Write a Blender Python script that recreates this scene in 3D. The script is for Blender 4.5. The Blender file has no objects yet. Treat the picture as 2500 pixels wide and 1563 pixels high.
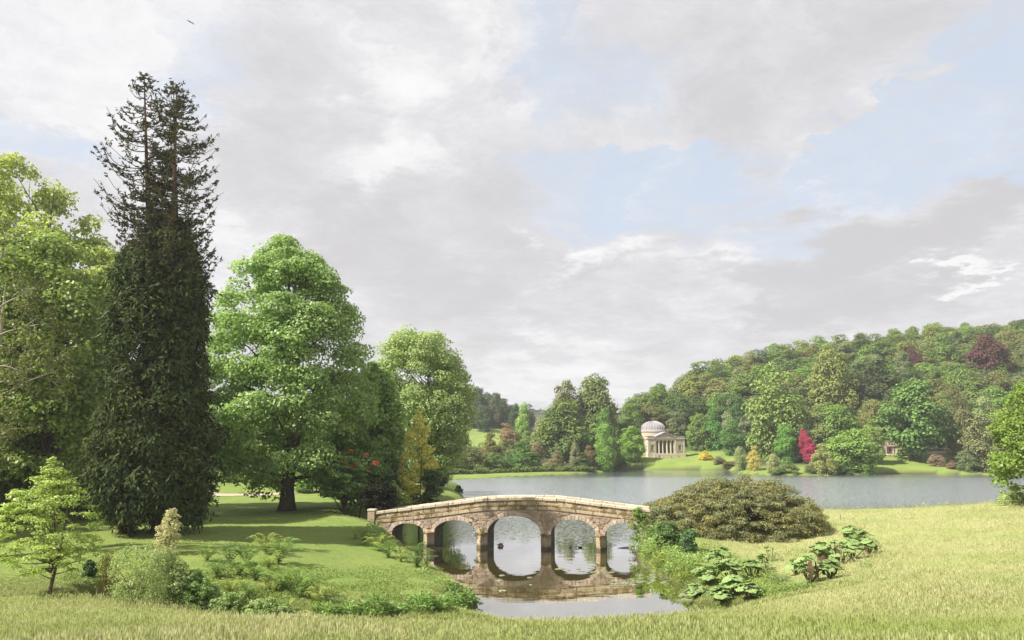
import bpy, math, random
import numpy as np
from mathutils import Vector, Matrix

scene = bpy.context.scene
COL = scene.collection
rnd = random.Random(7)
rng = np.random.default_rng(7)
PI = math.pi
R = math.radians

# ------------------------------------------------------------------ camera
EYE = 12.0                      # metres above the lake
FPX = 1812.0                    # focal length in pixels of the 2500 px wide photograph
PITCH = math.atan((1085 - 781.5) / FPX)
cam_d = bpy.data.cameras.new('camera')
cam_d.sensor_width = 36.0
cam_d.lens = 36.0 * FPX / 2500.0
cam_d.clip_start = 0.1
cam_d.clip_end = 9000.0
cam = bpy.data.objects.new('camera', cam_d)
cam.location = (0, 0, EYE)
cam.rotation_euler = (PI / 2 + PITCH, 0, 0)
COL.objects.link(cam)
scene.camera = cam

def slope(py):
    """height change per metre of forward distance of the sight line through photo row py"""
    d = py - 781.5
    return (FPX * math.sin(PITCH) - d * math.cos(PITCH)) / (FPX * math.cos(PITCH) + d * math.sin(PITCH))
def side(px, py):
    d = py - 781.5
    return (px - 1250.0) / (FPX * math.cos(PITCH) + d * math.sin(PITCH))
def at(px, py, Y):
    return Vector((side(px, py) * Y, Y, EYE + slope(py) * Y))
def atz(px, py, z=0.0):
    return at(px, py, (z - EYE) / slope(py))

# ------------------------------------------------------------------ sky and sun
HAZE = 0.00019
SUN_EL = R(46)
TO_SUN = Vector((-0.92 * math.cos(SUN_EL), -0.39 * math.cos(SUN_EL), math.sin(SUN_EL))).normalized()
world = bpy.data.worlds.new('World')
scene.world = world
world.use_nodes = True
wt = world.node_tree
wt.nodes.clear()

class NT:
    """small helper that adds nodes to a tree"""
    def __init__(s, tree): s.t = tree
    def n(s, kind, **kw):
        nd = s.t.nodes.new(kind)
        for k, v in kw.items(): setattr(nd, k, v)
        return nd
    def link(s, a, b): s.t.links.new(a, b)
    def set(s, nd, key, v):
        i = nd.inputs[key]
        if isinstance(v, bpy.types.NodeSocket): s.t.links.new(v, i)
        else: i.default_value = v
    def math(s, op, a, b=None, c=None, clamp=False):
        nd = s.n('ShaderNodeMath', operation=op, use_clamp=clamp)
        s.set(nd, 0, a)
        if b is not None: s.set(nd, 1, b)
        if c is not None: s.set(nd, 2, c)
        return nd.outputs[0]
    def vmath(s, op, a, b=None):
        nd = s.n('ShaderNodeVectorMath', operation=op)
        s.set(nd, 0, a)
        if b is not None: s.set(nd, 1, b)
        return nd.outputs['Value'] if op in ('LENGTH', 'DOT_PRODUCT') else nd.outputs[0]
    def noise(s, vec, scale, detail=4, rough=0.55, dist=0.0, out='Fac', lac=2.0):
        nd = s.n('ShaderNodeTexNoise')
        if vec is not None: s.set(nd, 'Vector', vec)
        s.set(nd, 'Scale', scale); s.set(nd, 'Detail', detail); s.set(nd, 'Roughness', rough)
        s.set(nd, 'Distortion', dist); s.set(nd, 'Lacunarity', lac)
        return nd.outputs[out]
    def ramp(s, fac, lo, hi, a=0.0, b=1.0, smooth=True):
        nd = s.n('ShaderNodeMapRange', interpolation_type='SMOOTHSTEP' if smooth else 'LINEAR')
        s.set(nd, 'Value', fac); s.set(nd, 'From Min', lo); s.set(nd, 'From Max', hi)
        s.set(nd, 'To Min', a); s.set(nd, 'To Max', b)
        return nd.outputs[0]
    def mix(s, fac, a, b, blend='MIX'):
        nd = s.n('ShaderNodeMix', data_type='RGBA', blend_type=blend)
        s.set(nd, 0, fac)
        for k, v in ((6, a), (7, b)):
            if isinstance(v, tuple) and len(v) == 3: v = v + (1.0,)
            s.set(nd, k, v)
        return nd.outputs[2]

w = NT(wt)
sky = w.n('ShaderNodeTexSky', sky_type='NISHITA', sun_disc=False)
sky.sun_elevation = SUN_EL
sky.sun_rotation = math.atan2(TO_SUN.x, TO_SUN.y)
sky.air_density = 1.0; sky.dust_density = 0.6; sky.ozone_density = 1.0
tc = w.n('ShaderNodeTexCoord')
sep = w.n('ShaderNodeSeparateXYZ'); w.link(tc.outputs['Generated'], sep.inputs[0])
X, Y_, Z_ = sep.outputs
az = w.math('ARCTAN2', X, Y_)
el = w.math('ARCSINE', Z_)
comb = w.n('ShaderNodeCombineXYZ'); w.link(az, comb.inputs[0]); w.link(el, comb.inputs[1])
# cloud-plane coordinates: clouds flatten towards the horizon
zz = w.math('ADD', w.math('MAXIMUM', Z_, 0.0), 0.16)
cp = w.n('ShaderNodeCombineXYZ')
w.link(w.math('DIVIDE', X, zz), cp.inputs[0]); w.link(w.math('DIVIDE', Y_, zz), cp.inputs[1])
warp = w.noise(cp.outputs[0], 2.2, 8, 0.66, out='Color')
wsub = w.vmath('SUBTRACT', warp, (0.5, 0.5, 0.5))
ns = w.n('ShaderNodeVectorMath', operation='MULTIPLY'); w.link(wsub, ns.inputs[0]); ns.inputs[1].default_value = (0.5, 0.34, 0)
azel = w.vmath('ADD', comb.outputs[0], ns.outputs[0])
def dir_azel(px, py):
    p = at(px, py, 1.0) - Vector((0, 0, EYE))
    p.normalize()
    return math.atan2(p.x, p.y), math.asin(p.z)
def blob(px, py, wx, wy, amt, tilt=0.0):
    """a soft patch of sky around one compass direction; sizes in photo pixels"""
    a, e = dir_azel(px, py)
    sub = w.vmath('SUBTRACT', azel, (a, e, 0))
    if tilt:
        rt = w.n('ShaderNodeVectorRotate', rotation_type='Z_AXIS'); w.link(sub, rt.inputs['Vector']); rt.inputs['Angle'].default_value = -R(tilt)
        sub = rt.outputs[0]
    sc = w.vmath('MULTIPLY', sub, (FPX / wx, FPX / wy, 0))
    return w.ramp(w.vmath('LENGTH', sc), 0.0, 1.45, amt, 0.0)
def total(lst):
    o = lst[0]
    for x in lst[1:]: o = w.math('ADD', o, x)
    return o
n1 = w.noise(cp.outputs[0], 1.15, 9, 0.56, 0.25)
n2 = w.noise(cp.outputs[0], 3.0, 10, 0.68, 0.6)
n3 = w.noise(azel, 9.0, 9, 0.68, 0.25)
BLUE = [(1420, 170, 230, 260, .30, 0), (1500, 480, 330, 90, .33, 0), (2130, 370, 420, 120, .34, 18), (2440, 150, 120, 170, .30, 0),
        (90, 340, 200, 70, .30, -10), (1800, 420, 260, 110, .25, 0), (560, 110, 120, 160, .12, 0), (2420, 260, 200, 90, .22, 20), (500, 260, 90, 130, .12, 0),
        (1330, 60, 120, 90, .2, 0), (1930, 560, 220, 60, .08, 0)]
blue = w.math('MULTIPLY', total([blob(*b) for b in BLUE]), 0.80)
streak = total([blob(2170, 235, 260, 20, .34, 14), blob(1570, 360, 240, 24, .3, 8), blob(1850, 470, 260, 16, .25, 4), blob(2280, 300, 200, 14, .2, 14)])
cov = w.math('SUBTRACT', w.math('ADD', w.math('MULTIPLY', n1, 0.55), w.math('ADD', w.math('MULTIPLY', n3, 0.25), 0.16)), blue)
alpha = w.ramp(w.math('ADD', cov, streak), 0.24, 0.54)
GREY = [(850, 500, 330, 110, .34, 0), (1150, 700, 420, 130, .32, 0), (2440, 420, 170, 120, .5, 0), (1980, 660, 420, 110, .34, 0), (700, 240, 180, 200, .18, 0),
        (1850, 130, 330, 180, .28, 0), (2200, 560, 260, 80, .3, 10), (1100, 860, 500, 80, .12, 0), (1300, 560, 200, 80, .15, 0), (300, 160, 300, 120, .03, 0), (2050, 740, 300, 50, .2, 0)]
WHITE = [(1430, 615, 110, 60, .55, 0), (1370, 690, 110, 40, .4, 0), (2340, 665, 110, 28, .9, 8), (950, 160, 170, 110, .35, 0), (980, 400, 200, 60, .28, 0),
         (280, 130, 380, 220, .30, 0), (1740, 610, 120, 50, .28, 0), (1800, 720, 90, 50, .35, 15), (560, 640, 160, 200, .25, 0), (1350, 930, 420, 110, .28, 0), (1200, 60, 150, 70, .2, 0), (2050, 470, 90, 50, .2, 0), (1650, 680, 120, 50, .3, 20)]
g = total([blob(*b) for b in GREY]); wh = total([blob(*b) for b in WHITE])
billow = w.math('ADD', w.math('MULTIPLY', w.math('SUBTRACT', n2, 0.5), 1.0), w.math('MULTIPLY', w.math('SUBTRACT', n3, 0.5), 0.9))
light = w.math('ADD', w.math('SUBTRACT', wh, g), w.math('ADD', billow, 0.52))
sh = w.ramp(light, 0.05, 1.0)
cr = w.n('ShaderNodeValToRGB')
w.link(sh, cr.inputs[0])
e_ = cr.color_ramp.elements
e_[0].position = 0.0; e_[0].color = (0.315, 0.308, 0.317, 1)
e_[1].position = 1.0; e_[1].color = (0.485, 0.482, 0.488, 1)
m_ = e_.new(0.5); m_.color = (0.382, 0.376, 0.386, 1)
skyb = w.vmath('MULTIPLY', sky.outputs[0], (0.10, 0.10, 0.10))
veil = w.mix(0.84, skyb, (0.335, 0.374, 0.432))
wisp = w.noise(w.vmath('MULTIPLY', azel, (1.0, 2.6, 1.0)), 5.0, 9, 0.7, 0.8)
alpha = w.math('MAXIMUM', alpha, w.ramp(wisp, 0.40, 0.68, 0.0, 0.62))
cloudy = w.mix(alpha, veil, cr.outputs[0])
below = w.ramp(Z_, -0.12, -0.02)
final = w.mix(below, (0.18, 0.2, 0.17), cloudy)
# one background: the Nishita sky enters at strength 0.1, the clouds are mixed over it
bg = w.n('ShaderNodeBackground'); bg.inputs['Strength'].default_value = 1.0
w.link(final, bg.inputs['Color'])
wo = w.n('ShaderNodeOutputWorld'); w.link(bg.outputs[0], wo.inputs['Surface'])
world.cycles.sampling_method = 'MANUAL'
world.cycles.sample_map_resolution = 512

sun_d = bpy.data.lights.new('sun', 'SUN')
sun_d.energy = 5.0
sun_d.angle = R(0.6)
sun_d.color = (1.0, 0.945, 0.86)
sun = bpy.data.objects.new('sun', sun_d)
sun.rotation_euler = TO_SUN.to_track_quat('Z', 'Y').to_euler()
sun.location = (-60, -20, 90)
COL.objects.link(sun)
scene.view_settings.view_transform = 'Standard'
scene.view_settings.look = 'None'
scene.view_settings.exposure = 1.0
scene.view_settings.gamma = 1.0
scene.view_settings.use_curve_mapping = False
cy = scene.cycles
cy.max_bounces = 7; cy.diffuse_bounces = 3; cy.glossy_bounces = 3; cy.transmission_bounces = 4
cy.transparent_max_bounces = 6; cy.volume_bounces = 0
cy.caustics_reflective = False; cy.caustics_refractive = False
cy.use_adaptive_sampling = True; cy.adaptive_threshold = 0.012

# ------------------------------------------------------------------ mesh helpers
def link(o, parent=None):
    COL.objects.link(o)
    if parent is not None: o.parent = parent
    return o
def mesh_arr(name, V, F, mat=None, smooth=False):
    V = np.asarray(V, np.float32).reshape(-1, 3); F = np.asarray(F, np.int32)
    k = F.shape[1]
    me = bpy.data.meshes.new(name)
    me.vertices.add(len(V)); me.vertices.foreach_set('co', V.ravel())
    me.loops.add(F.size); me.loops.foreach_set('vertex_index', F.ravel())
    me.polygons.add(len(F))
    me.polygons.foreach_set('loop_start', np.arange(0, F.size, k, dtype=np.int32))
    me.polygons.foreach_set('loop_total', np.full(len(F), k, np.int32))
    me.polygons.foreach_set('use_smooth', np.full(len(F), smooth))
    me.update(calc_edges=True)
    if mat: me.materials.append(mat)
    return me
def mesh_py(name, V, F, mat=None, smooth=False):
    me = bpy.data.meshes.new(name)
    me.from_pydata([tuple(v) for v in V], [], F)
    me.update()
    if smooth:
        for p in me.polygons: p.use_smooth = True
    if mat: me.materials.append(mat)
    return me
def obj(name, me, parent=None, loc=(0, 0, 0), rot=(0, 0, 0), scale=(1, 1, 1), color=None):
    o = bpy.data.objects.new(name, me)
    o.location = loc; o.rotation_euler = rot; o.scale = scale
    if color is not None: o.color = (*color, 1)
    return link(o, parent)
def tag(o, label=None, cat=None, group=None, kind=None):
    if label: o['label'] = label
    if cat: o['category'] = cat
    if group: o['group'] = group
    if kind: o['kind'] = kind
    return o
def thing(name, label, cat, loc=(0, 0, 0), rotz=0.0, group=None, scale=(1, 1, 1)):
    o = bpy.data.objects.new(name, None)
    o.empty_display_size = 0.3
    o.location = loc; o.rotation_euler = (0, 0, rotz); o.scale = scale
    link(o)
    return tag(o, label, cat, group)
class Mesh:
    """collects vertices and faces"""
    def __init__(s): s.v = []; s.f = []
    def add(s, V, F):
        b = len(s.v); s.v.extend([tuple(x) for x in V]); s.f.extend([tuple(i + b for i in f) for f in F])
    def box(s, x0, x1, y0, y1, z0, z1):
        s.add([(x0, y0, z0), (x1, y0, z0), (x1, y1, z0), (x0, y1, z0), (x0, y0, z1), (x1, y0, z1), (x1, y1, z1), (x0, y1, z1)],
              [(0, 3, 2, 1), (4, 5, 6, 7), (0, 1, 5, 4), (1, 2, 6, 5), (2, 3, 7, 6), (3, 0, 4, 7)])
    def hexa(s, pts): s.add(pts, [(0, 3, 2, 1), (4, 5, 6, 7), (0, 1, 5, 4), (1, 2, 6, 5), (2, 3, 7, 6), (3, 0, 4, 7)])
    def lathe(s, prof, n=24, cx=0, cy=0, a0=0.0, a1=2 * PI, cap=False):
        full = abs(a1 - a0 - 2 * PI) < 1e-6
        m = n if full else n + 1
        V = []
        for (r, z) in prof:
            for i in range(m):
                a = a0 + (a1 - a0) * i / n
                V.append((cx + r * math.cos(a), cy + r * math.sin(a), z))
        F = []
        for j in range(len(prof) - 1):
            for i in range(n):
                i2 = (i + 1) % m if full else i + 1
                F.append((j * m + i, j * m + i2, (j + 1) * m + i2, (j + 1) * m + i))
        s.add(V, F)
    def build(s, name, mat, parent=None, smooth=False, bevel=0.0, color=None, loc=(0, 0, 0)):
        me = mesh_py(name, s.v, s.f, mat, smooth)
        if bevel:
            import bmesh
            bm = bmesh.new(); bm.from_mesh(me)
            bmesh.ops.bevel(bm, geom=bm.edges[:] , offset=bevel, segments=1, affect='EDGES')
            bm.to_mesh(me); bm.free()
        return obj(name, me, parent, loc=loc, color=color)
def tube_arr(pts, rad, sides=6):
    """tapered tube along a polyline -> (V, quads)"""
    P = np.asarray(pts, float); n = len(P); rad = np.asarray(rad, float)
    T = np.gradient(P, axis=0); T /= np.linalg.norm(T, axis=1)[:, None] + 1e-9
    ref = np.where(np.abs(T[:, 2:3]) > 0.9, np.array([[1.0, 0, 0]]), np.array([[0, 0, 1.0]]))
    A = np.cross(T, ref); A /= np.linalg.norm(A, axis=1)[:, None] + 1e-9
    B = np.cross(T, A)
    th = np.arange(sides) / sides * 2 * PI
    V = (P[:, None] + rad[:, None, None] * (np.cos(th)[None, :, None] * A[:, None] + np.sin(th)[None, :, None] * B[:, None])).reshape(-1, 3)
    i = np.arange(n - 1)[:, None] * sides; k = np.arange(sides)[None, :]; k2 = (k + 1) % sides
    F = np.stack([i + k, i + k2, i + sides + k2, i + sides + k], -1).reshape(-1, 4)
    return V, F
class Arr:
    """collects numpy vertex and face arrays of one face size"""
    def __init__(s): s.V = []; s.F = []; s.n = 0
    def add(s, V, F):
        s.V.append(np.asarray(V, np.float32)); s.F.append(np.asarray(F, np.int32) + s.n); s.n += len(V)
    def mesh(s, name, mat, smooth=False): return mesh_arr(name, np.concatenate(s.V), np.concatenate(s.F), mat, smooth)

# ------------------------------------------------------------------ materials
def new_mat(name):
    m = bpy.data.materials.new(name); m.use_nodes = True; m.node_tree.nodes.clear()
    return m, NT(m.node_tree)
def finish(t, shader, disp=None):
    o = t.n('ShaderNodeOutputMaterial'); t.link(shader, o.inputs['Surface'])
def bump(t, h, strength=0.3, dist=0.05):
    b = t.n('ShaderNodeBump'); t.set(b, 'Height', h); t.set(b, 'Strength', strength); t.set(b, 'Distance', dist)
    return b.outputs[0]
def principled(t, color, rough=0.8, normal=None, **kw):
    p = t.n('ShaderNodeBsdfPrincipled')
    t.set(p, 'Base Color', color if not (isinstance(color, tuple) and len(color) == 3) else color + (1,))
    t.set(p, 'Roughness', rough)
    if normal is not None: t.link(normal, p.inputs['Normal'])
    for k, v in kw.items(): t.set(p, k, v)
    return p.outputs[0]
def coords(t, which='Object'): return t.n('ShaderNodeTexCoord').outputs[which]

def stone_mat(name, base, alt, moss=None, moss_amt=0.45, scale=1.0, bumpd=0.03, speck=None, world=True, damp=False):
    m, t = new_mat(name)
    v = t.n('ShaderNodeNewGeometry').outputs['Position'] if world else coords(t)
    oi = t.n('ShaderNodeObjectInfo').outputs['Random']
    a = t.noise(v, 1.2 * scale, 5, 0.6)
    c = t.mix(t.ramp(a, 0.35, 0.65), base, alt)
    f = t.noise(v, 9 * scale, 6, 0.7)
    c = t.mix(t.ramp(f, 0.3, 0.75, 0.0, 0.55), c, tuple(x * 0.62 for x in base))
    isl = t.n('ShaderNodeNewGeometry').outputs['Random Per Island']
    c = t.mix(t.math('MULTIPLY', isl, 0.6), c, tuple(x * 0.6 for x in base))
    c = t.mix(t.math('MULTIPLY', oi, 0.5), c, tuple(min(1, x * 1.3) for x in alt))
    if speck:
        s_ = t.noise(v, 5.5 * scale, 3, 0.5)
        c = t.mix(t.ramp(s_, 0.6, 0.68), c, speck)
    if moss:
        ms = t.noise(v, 0.9 * scale, 7, 0.68, 0.4)
        c = t.mix(t.ramp(ms, 1 - moss_amt, 1.08 - moss_amt, 0, 0.85), c, moss)
    if damp:
        sv = t.n('ShaderNodeMapping'); t.link(v, sv.inputs[0]); sv.inputs['Scale'].default_value = (1.7, 1.7, 0.22)
        st = t.noise(sv.outputs[0], 1.6, 5, 0.65)
        c = t.mix(t.ramp(st, 0.50, 0.72, 0, 0.55), c, (0.10, 0.075, 0.045))
        sz = t.n('ShaderNodeSeparateXYZ'); t.link(v, sz.inputs[0])
        tide = t.ramp(t.math('SUBTRACT', sz.outputs[2], t.math('MULTIPLY', f, 0.35)), 0.02, 0.30, 0.8, 0.0)
        c = t.mix(tide, c, (0.045, 0.045, 0.02))
    hgt = t.math('ADD', t.math('MULTIPLY', f, 0.7), t.noise(v, 30 * scale, 3, 0.6))
    finish(t, principled(t, c, 0.92, bump(t, hgt, 0.8, bumpd)))
    return m
M = {}
M['coping'] = stone_mat('pale_lichened_coping_stone', (0.56, 0.46, 0.33), (0.66, 0.57, 0.44), moss=(0.17, 0.12, 0.045), moss_amt=0.40, speck=(0.74, 0.70, 0.60))
M['ashlar'] = stone_mat('buff_parapet_stone', (0.46, 0.36, 0.22), (0.55, 0.45, 0.31), moss=(0.15, 0.10, 0.03), moss_amt=0.50, speck=(0.62, 0.55, 0.42), damp=True)
M['ledge'] = stone_mat('mossy_ledge_stone', (0.33, 0.24, 0.13), (0.42, 0.32, 0.19), moss=(0.13, 0.085, 0.02), moss_amt=0.58)
M['rubble'] = stone_mat('pink_sandstone_rubble', (0.37, 0.27, 0.195), (0.51, 0.395, 0.295), moss=(0.15, 0.13, 0.05), moss_amt=0.38, scale=1.6, speck=(0.66, 0.58, 0.47), damp=True)
M['voussoir'] = stone_mat('pink_arch_stone', (0.50, 0.38, 0.285), (0.66, 0.54, 0.42), moss=(0.17, 0.13, 0.05), moss_amt=0.36, scale=1.4, speck=(0.70, 0.64, 0.54), damp=True)
M['pier'] = stone_mat('weathered_pier_stone', (0.40, 0.30, 0.19), (0.50, 0.41, 0.29), moss=(0.20, 0.13, 0.03), moss_amt=0.45, scale=1.6, damp=True)
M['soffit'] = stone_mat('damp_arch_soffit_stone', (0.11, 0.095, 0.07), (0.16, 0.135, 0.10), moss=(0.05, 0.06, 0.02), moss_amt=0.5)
M['temple'] = stone_mat('cream_temple_limestone', (0.46, 0.395, 0.29), (0.53, 0.465, 0.355), moss=(0.26, 0.21, 0.14), moss_amt=0.36, scale=0.5, bumpd=0.02)
M['temple_dark'] = stone_mat('shaded_portico_wall_plaster', (0.42, 0.34, 0.24), (0.48, 0.40, 0.29), scale=0.6)
M['lead'] = stone_mat('weathered_lead_roof', (0.27, 0.25, 0.265), (0.36, 0.335, 0.34), moss=(0.22, 0.19, 0.15), moss_amt=0.38, scale=0.5)
M['iron'] = stone_mat('dark_door_and_shaded_openings', (0.035, 0.035, 0.05), (0.05, 0.05, 0.065))  # door colour; on niche and porch slabs it stands in for shade
M['cottage'] = stone_mat('pale_cottage_stone', (0.5, 0.43, 0.34), (0.6, 0.53, 0.43), moss=(0.2, 0.18, 0.1), moss_amt=0.35)
M['thatch'] = stone_mat('brown_thatch', (0.16, 0.12, 0.08), (0.22, 0.17, 0.11), scale=2)
M['gravel'] = stone_mat('pinkish_gravel', (0.50, 0.39, 0.30), (0.60, 0.48, 0.38), scale=3)
def plain(name, c, rough=0.8, scale=3.0, var=0.3):
    m, t = new_mat(name); v = coords(t)
    n = t.noise(v, scale, 5, 0.6)
    col = t.mix(t.ramp(n, 0.3, 0.7), tuple(x * (1 - var) for x in c), tuple(min(1, x * (1 + var)) for x in c))
    finish(t, principled(t, col, rough, bump(t, n, 0.4, 0.02)))
    return m
# ------------------------------------------------------------------ water outline and terrain
def wpt(px, py): p = atz(px, py); return (p.x, p.y)
SHORE = [wpt(*p) for p in [
    (1130, 1503), (1168, 1482), (1150, 1458), (1112, 1428), (1066, 1400), (1022, 1378), (975, 1352), (952, 1339)]]
SHORE += [(-15.6, 91.0), (-19.0, 95.5), (-20.5, 101), (-20.0, 108), (-18.5, 116), (-16.5, 124)]
SHORE += [wpt(*p) for p in [(1100, 1232), (1134, 1224), (1131, 1214), (1116, 1206), (1108, 1200), (1124, 1196), (1126, 1190), (1105, 1184), (1075, 1180),
    (1040, 1176), (1060, 1174), (1090, 1173.5), (1200, 1167), (1300, 1162.5), (1400, 1158), (1470, 1153.5), (1482, 1150.5), (1476, 1147.5), (1500, 1147.0), (1600, 1147.5), (1700, 1148), (1782, 1149),
    (1800, 1156), (1880, 1160), (1960, 1161), (2060, 1160), (2140, 1157.5), (2280, 1157.5), (2430, 1160), (2600, 1162), (2900, 1166)]]
SHORE += [(220, 215), (175, 150), (120, 128), (85, 121), (62, 122), (45, 128), (34, 124), (26, 112), (19.5, 98), (17.3, 91)]
SHORE += [wpt(*p) for p in [(1549, 1352), (1562, 1376), (1590, 1396), (1640, 1416), (1676, 1440), (1700, 1468), (1680, 1488)]]
SHORE += [(20.0, 52.5), (10, 51.0), (0, 51.5), (-3, 53.5)]
SH = np.array(SHORE)
def water_dist(x, y):
    """signed distance to the shoreline, positive on land"""
    x = np.asarray(x, float); y = np.asarray(y, float)
    best = np.full(x.shape, 1e9); inside = np.zeros(x.shape, bool)
    n = len(SH)
    for i in range(n):
        ax, ay = SH[i]; bx, by = SH[(i + 1) % n]
        dx, dy = bx - ax, by - ay
        t = np.clip(((x - ax) * dx + (y - ay) * dy) / (dx * dx + dy * dy + 1e-12), 0, 1)
        d = np.hypot(x - ax - t * dx, y - ay - t * dy)
        best = np.minimum(best, d)
        c = ((ay > y) != (by > y)) & (x < dx * (y - ay) / (dy if dy else 1e-9) + ax)
        inside ^= c
    return np.where(inside, -best, best)

CP = []        # terrain control points (x, y, z)
def cp_px(lst):
    for px, py, Yd in lst:
        p = at(px, py, Yd); CP.append(tuple(p))
# near meadow slope
cp_px([(-200, 1563, 22), (600, 1563, 22), (1250, 1563, 22), (1800, 1563, 22.5), (2500, 1563, 20), (2900, 1563, 20),
       (-200, 1504, 36), (100, 1502, 36), (400, 1510, 37), (700, 1522, 37), (1000, 1530, 37), (1300, 1530, 37.5), (1520, 1520, 39), (1640, 1502, 43), (1800, 1482, 47),
       (2000, 1490, 38), (1950, 1432, 54), (2200, 1450, 40), (2500, 1440, 38), (2850, 1420, 40),
       (2100, 1385, 60), (2300, 1360, 60), (2500, 1330, 62), (2850, 1300, 65),
       (1900, 1330, 84), (2000, 1310, 86), (2100, 1310, 82), (2300, 1290, 82), (2500, 1262, 85), (2850, 1230, 90),
       (2000, 1268, 106), (2200, 1256, 106), (2350, 1244, 108), (2500, 1222, 110), (2800, 1205, 112)])
CP += [(0, 0, 10.4), (-30, 0, 10.6), (30, 0, 10.8), (0, -25, 14), (-40, -25, 14), (40, -25, 15), (60, 10, 12), (-60, 10, 10.5)]
# gully in front of the left lawn, left lawn, bank
cp_px([(100, 1462, 45), (-200, 1462, 45), (400, 1480, 45), (100, 1400, 54), (-200, 1400, 54), (100, 1350, 62), (400, 1345, 62), (100, 1310, 70), (-200, 1310, 70),
       (400, 1300, 72), (400, 1420, 53), (600, 1420, 54), (600, 1350, 64), (600, 1300, 76), (700, 1252, 100), (550, 1262, 92), (800, 1262, 92),
       (640, 1203, 138), (500, 1212, 128), (300, 1240, 110), (0, 1250, 105), (900, 1278, 87), (860, 1256, 97), (800, 1310, 78), (900, 1318, 79), (1000, 1400, 64), (900, 1430, 56), (1050, 1440, 56), (800, 1380, 62), (900, 1370, 68), (980, 1372, 70)])
CP += [(-8, 47, 1.4), (-20, 48, 1.8), (-33, 47, 2.3), (0, 46, 1.2), (12, 47, 1.1)]
CP += [(-19.5, 92, 3.6), (-24, 100, 3.5), (-26, 115, 3.2), (-30, 140, 3.2), (-16, 150, 1.8), (-70, 90, 6), (-90, 60, 8), (-70, 140, 6), (-60, 180, 6), (-30, 200, 4)]
# right bank by the bridge and under the spreading shrub
cp_px([(1600, 1300, 86), (1680, 1360, 76), (1700, 1420, 66), (1760, 1445, 60), (1850, 1440, 58), (1800, 1370, 72), (1700, 1318, 84), (1850, 1350, 78), (1650, 1285, 92)])
CP += [(17.5, 86, 3.0), (19, 80, 1.5), (30, 100, 2.4), (38, 112, 2.0), (55, 113, 2.2), (90, 112, 3.2), (140, 130, 6), (200, 180, 8)]
# far side: causeway, low ground, temple mound, hill
CP += [(-30, 258, 0.9), (0, 283, 0.9), (30, 308, 0.9), (-14, 290, 1.3), (15, 312, 1.4), (-60, 250, 3), (-60, 330, 8), (-20, 330, 4.5), (20, 350, 5.0), (40, 420, 9), (0, 420, 9), (-40, 420, 12)]
cp_px([(1150, 1098, 480), (1200, 1062, 580), (1160, 1002, 650), (1100, 992, 650), (1000, 985, 650), (1215, 1025, 650), (1275, 1048, 650), (1260, 1050, 740), (1320, 1060, 760)])
cp_px([(1630, 1114.5, 378), (1560, 1117, 376), (1700, 1118, 376), (1610, 1131, 360), (1630, 1107, 405), (1520, 1140, 352), (1760, 1135, 352)])
# lawn by the cottage
cp_px([(2200, 1124, 340), (2300, 1124, 340), (2150, 1125, 338), (2350, 1142, 315), (2220, 1147, 312)])
ridge = [(1551, 420, 958), (1613, 430, 940), (1706, 450, 902), (1760, 460, 882), (1861, 480, 858), (1965, 500, 846), (2068, 520, 826), (2171, 530, 820), (2300, 540, 800), (2409, 540, 796), (2500, 540, 792), (2800, 550, 780), (3100, 550, 770)]
for px, Yd, top in ridge:
    p = at(px, top, Yd); CP.append((p.x, p.y, p.z - 19))
    CP.append((p.x * 1.12, p.y + 90, p.z - 17))
    CP.append((p.x * 1.5, p.y + 400, p.z - 14))
cp_px([(1800, 1130, 340), (1900, 1135, 330), (2000, 1132, 330), (2450, 1140, 325), (2700, 1140, 325)])
CP += [(70, 470, 18), (40, 560, 20), (-100, 640, 34), (-300, 640, 45), (-300, 300, 25), (-300, 150, 18), (-150, 200, 9), (320, 330, 8), (420, 400, 30), (500, 200, 20), (300, 100, 12), (100, 40, 13), (-100, 20, 12),
       (-100, 900, 50), (100, 900, 40), (0, 1500, 60), (500, 1500, 80), (-500, 1500, 80), (900, 900, 110), (-900, 900, 80)]
CPA = np.array(CP)
def warp_uv(x, y):
    q = np.maximum(y, -30) + 45.0
    return x / q, np.log(q)
def tps_fit(P):
    u, v = warp_uv(P[:, 0], P[:, 1]); n = len(P)
    d2 = (u[:, None] - u) ** 2 + (v[:, None] - v) ** 2
    K = np.where(d2 > 0, d2 * np.log(d2 + 1e-12), 0) + np.eye(n) * 2e-3
    Q = np.stack([np.ones(n), u, v], 1)
    A = np.block([[K, Q], [Q.T, np.zeros((3, 3))]])
    return np.linalg.solve(A, np.concatenate([P[:, 2], np.zeros(3)])), u, v
TW, TU, TV = tps_fit(CPA)
def sstep(a, b, x):
    t = np.clip((x - a) / (b - a), 0, 1); return t * t * (3 - 2 * t)
def land(x, y):
    sh = np.asarray(x, float).shape
    x = np.asarray(x, float).ravel(); y = np.asarray(y, float).ravel()
    u, v = warp_uv(x, y)
    z = np.empty_like(x)
    for i in range(0, len(x), 20000):
        s = slice(i, i + 20000)
        d2 = (u[s, None] - TU) ** 2 + (v[s, None] - TV) ** 2
        z[s] = np.where(d2 > 0, d2 * np.log(d2 + 1e-12), 0) @ TW[:-3] + TW[-3] + TW[-2] * u[s] + TW[-1] * v[s]
    d = water_dist(x, y)
    bw = 2.2 + np.clip((y - 60) * 0.02, 0, 6)
    bw = np.where((y < 100), 2.6, bw)
    zz = np.maximum(z, 0.35) * sstep(-0.6, 1.0, d / bw) + 0.0
    zz = zz + 0.05 * np.sin(x * 0.9 + 1.3 * np.sin(y * 0.37)) * np.sin(y * 0.71 + x * 0.2) * np.clip(d / 3, 0, 1)
    zz = np.where(d < 0, np.maximum(-0.45 * (-d), -1.6), np.maximum(zz * np.clip(d / 0.5, 0, 1), 0.02))
    return zz.reshape(sh)
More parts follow.
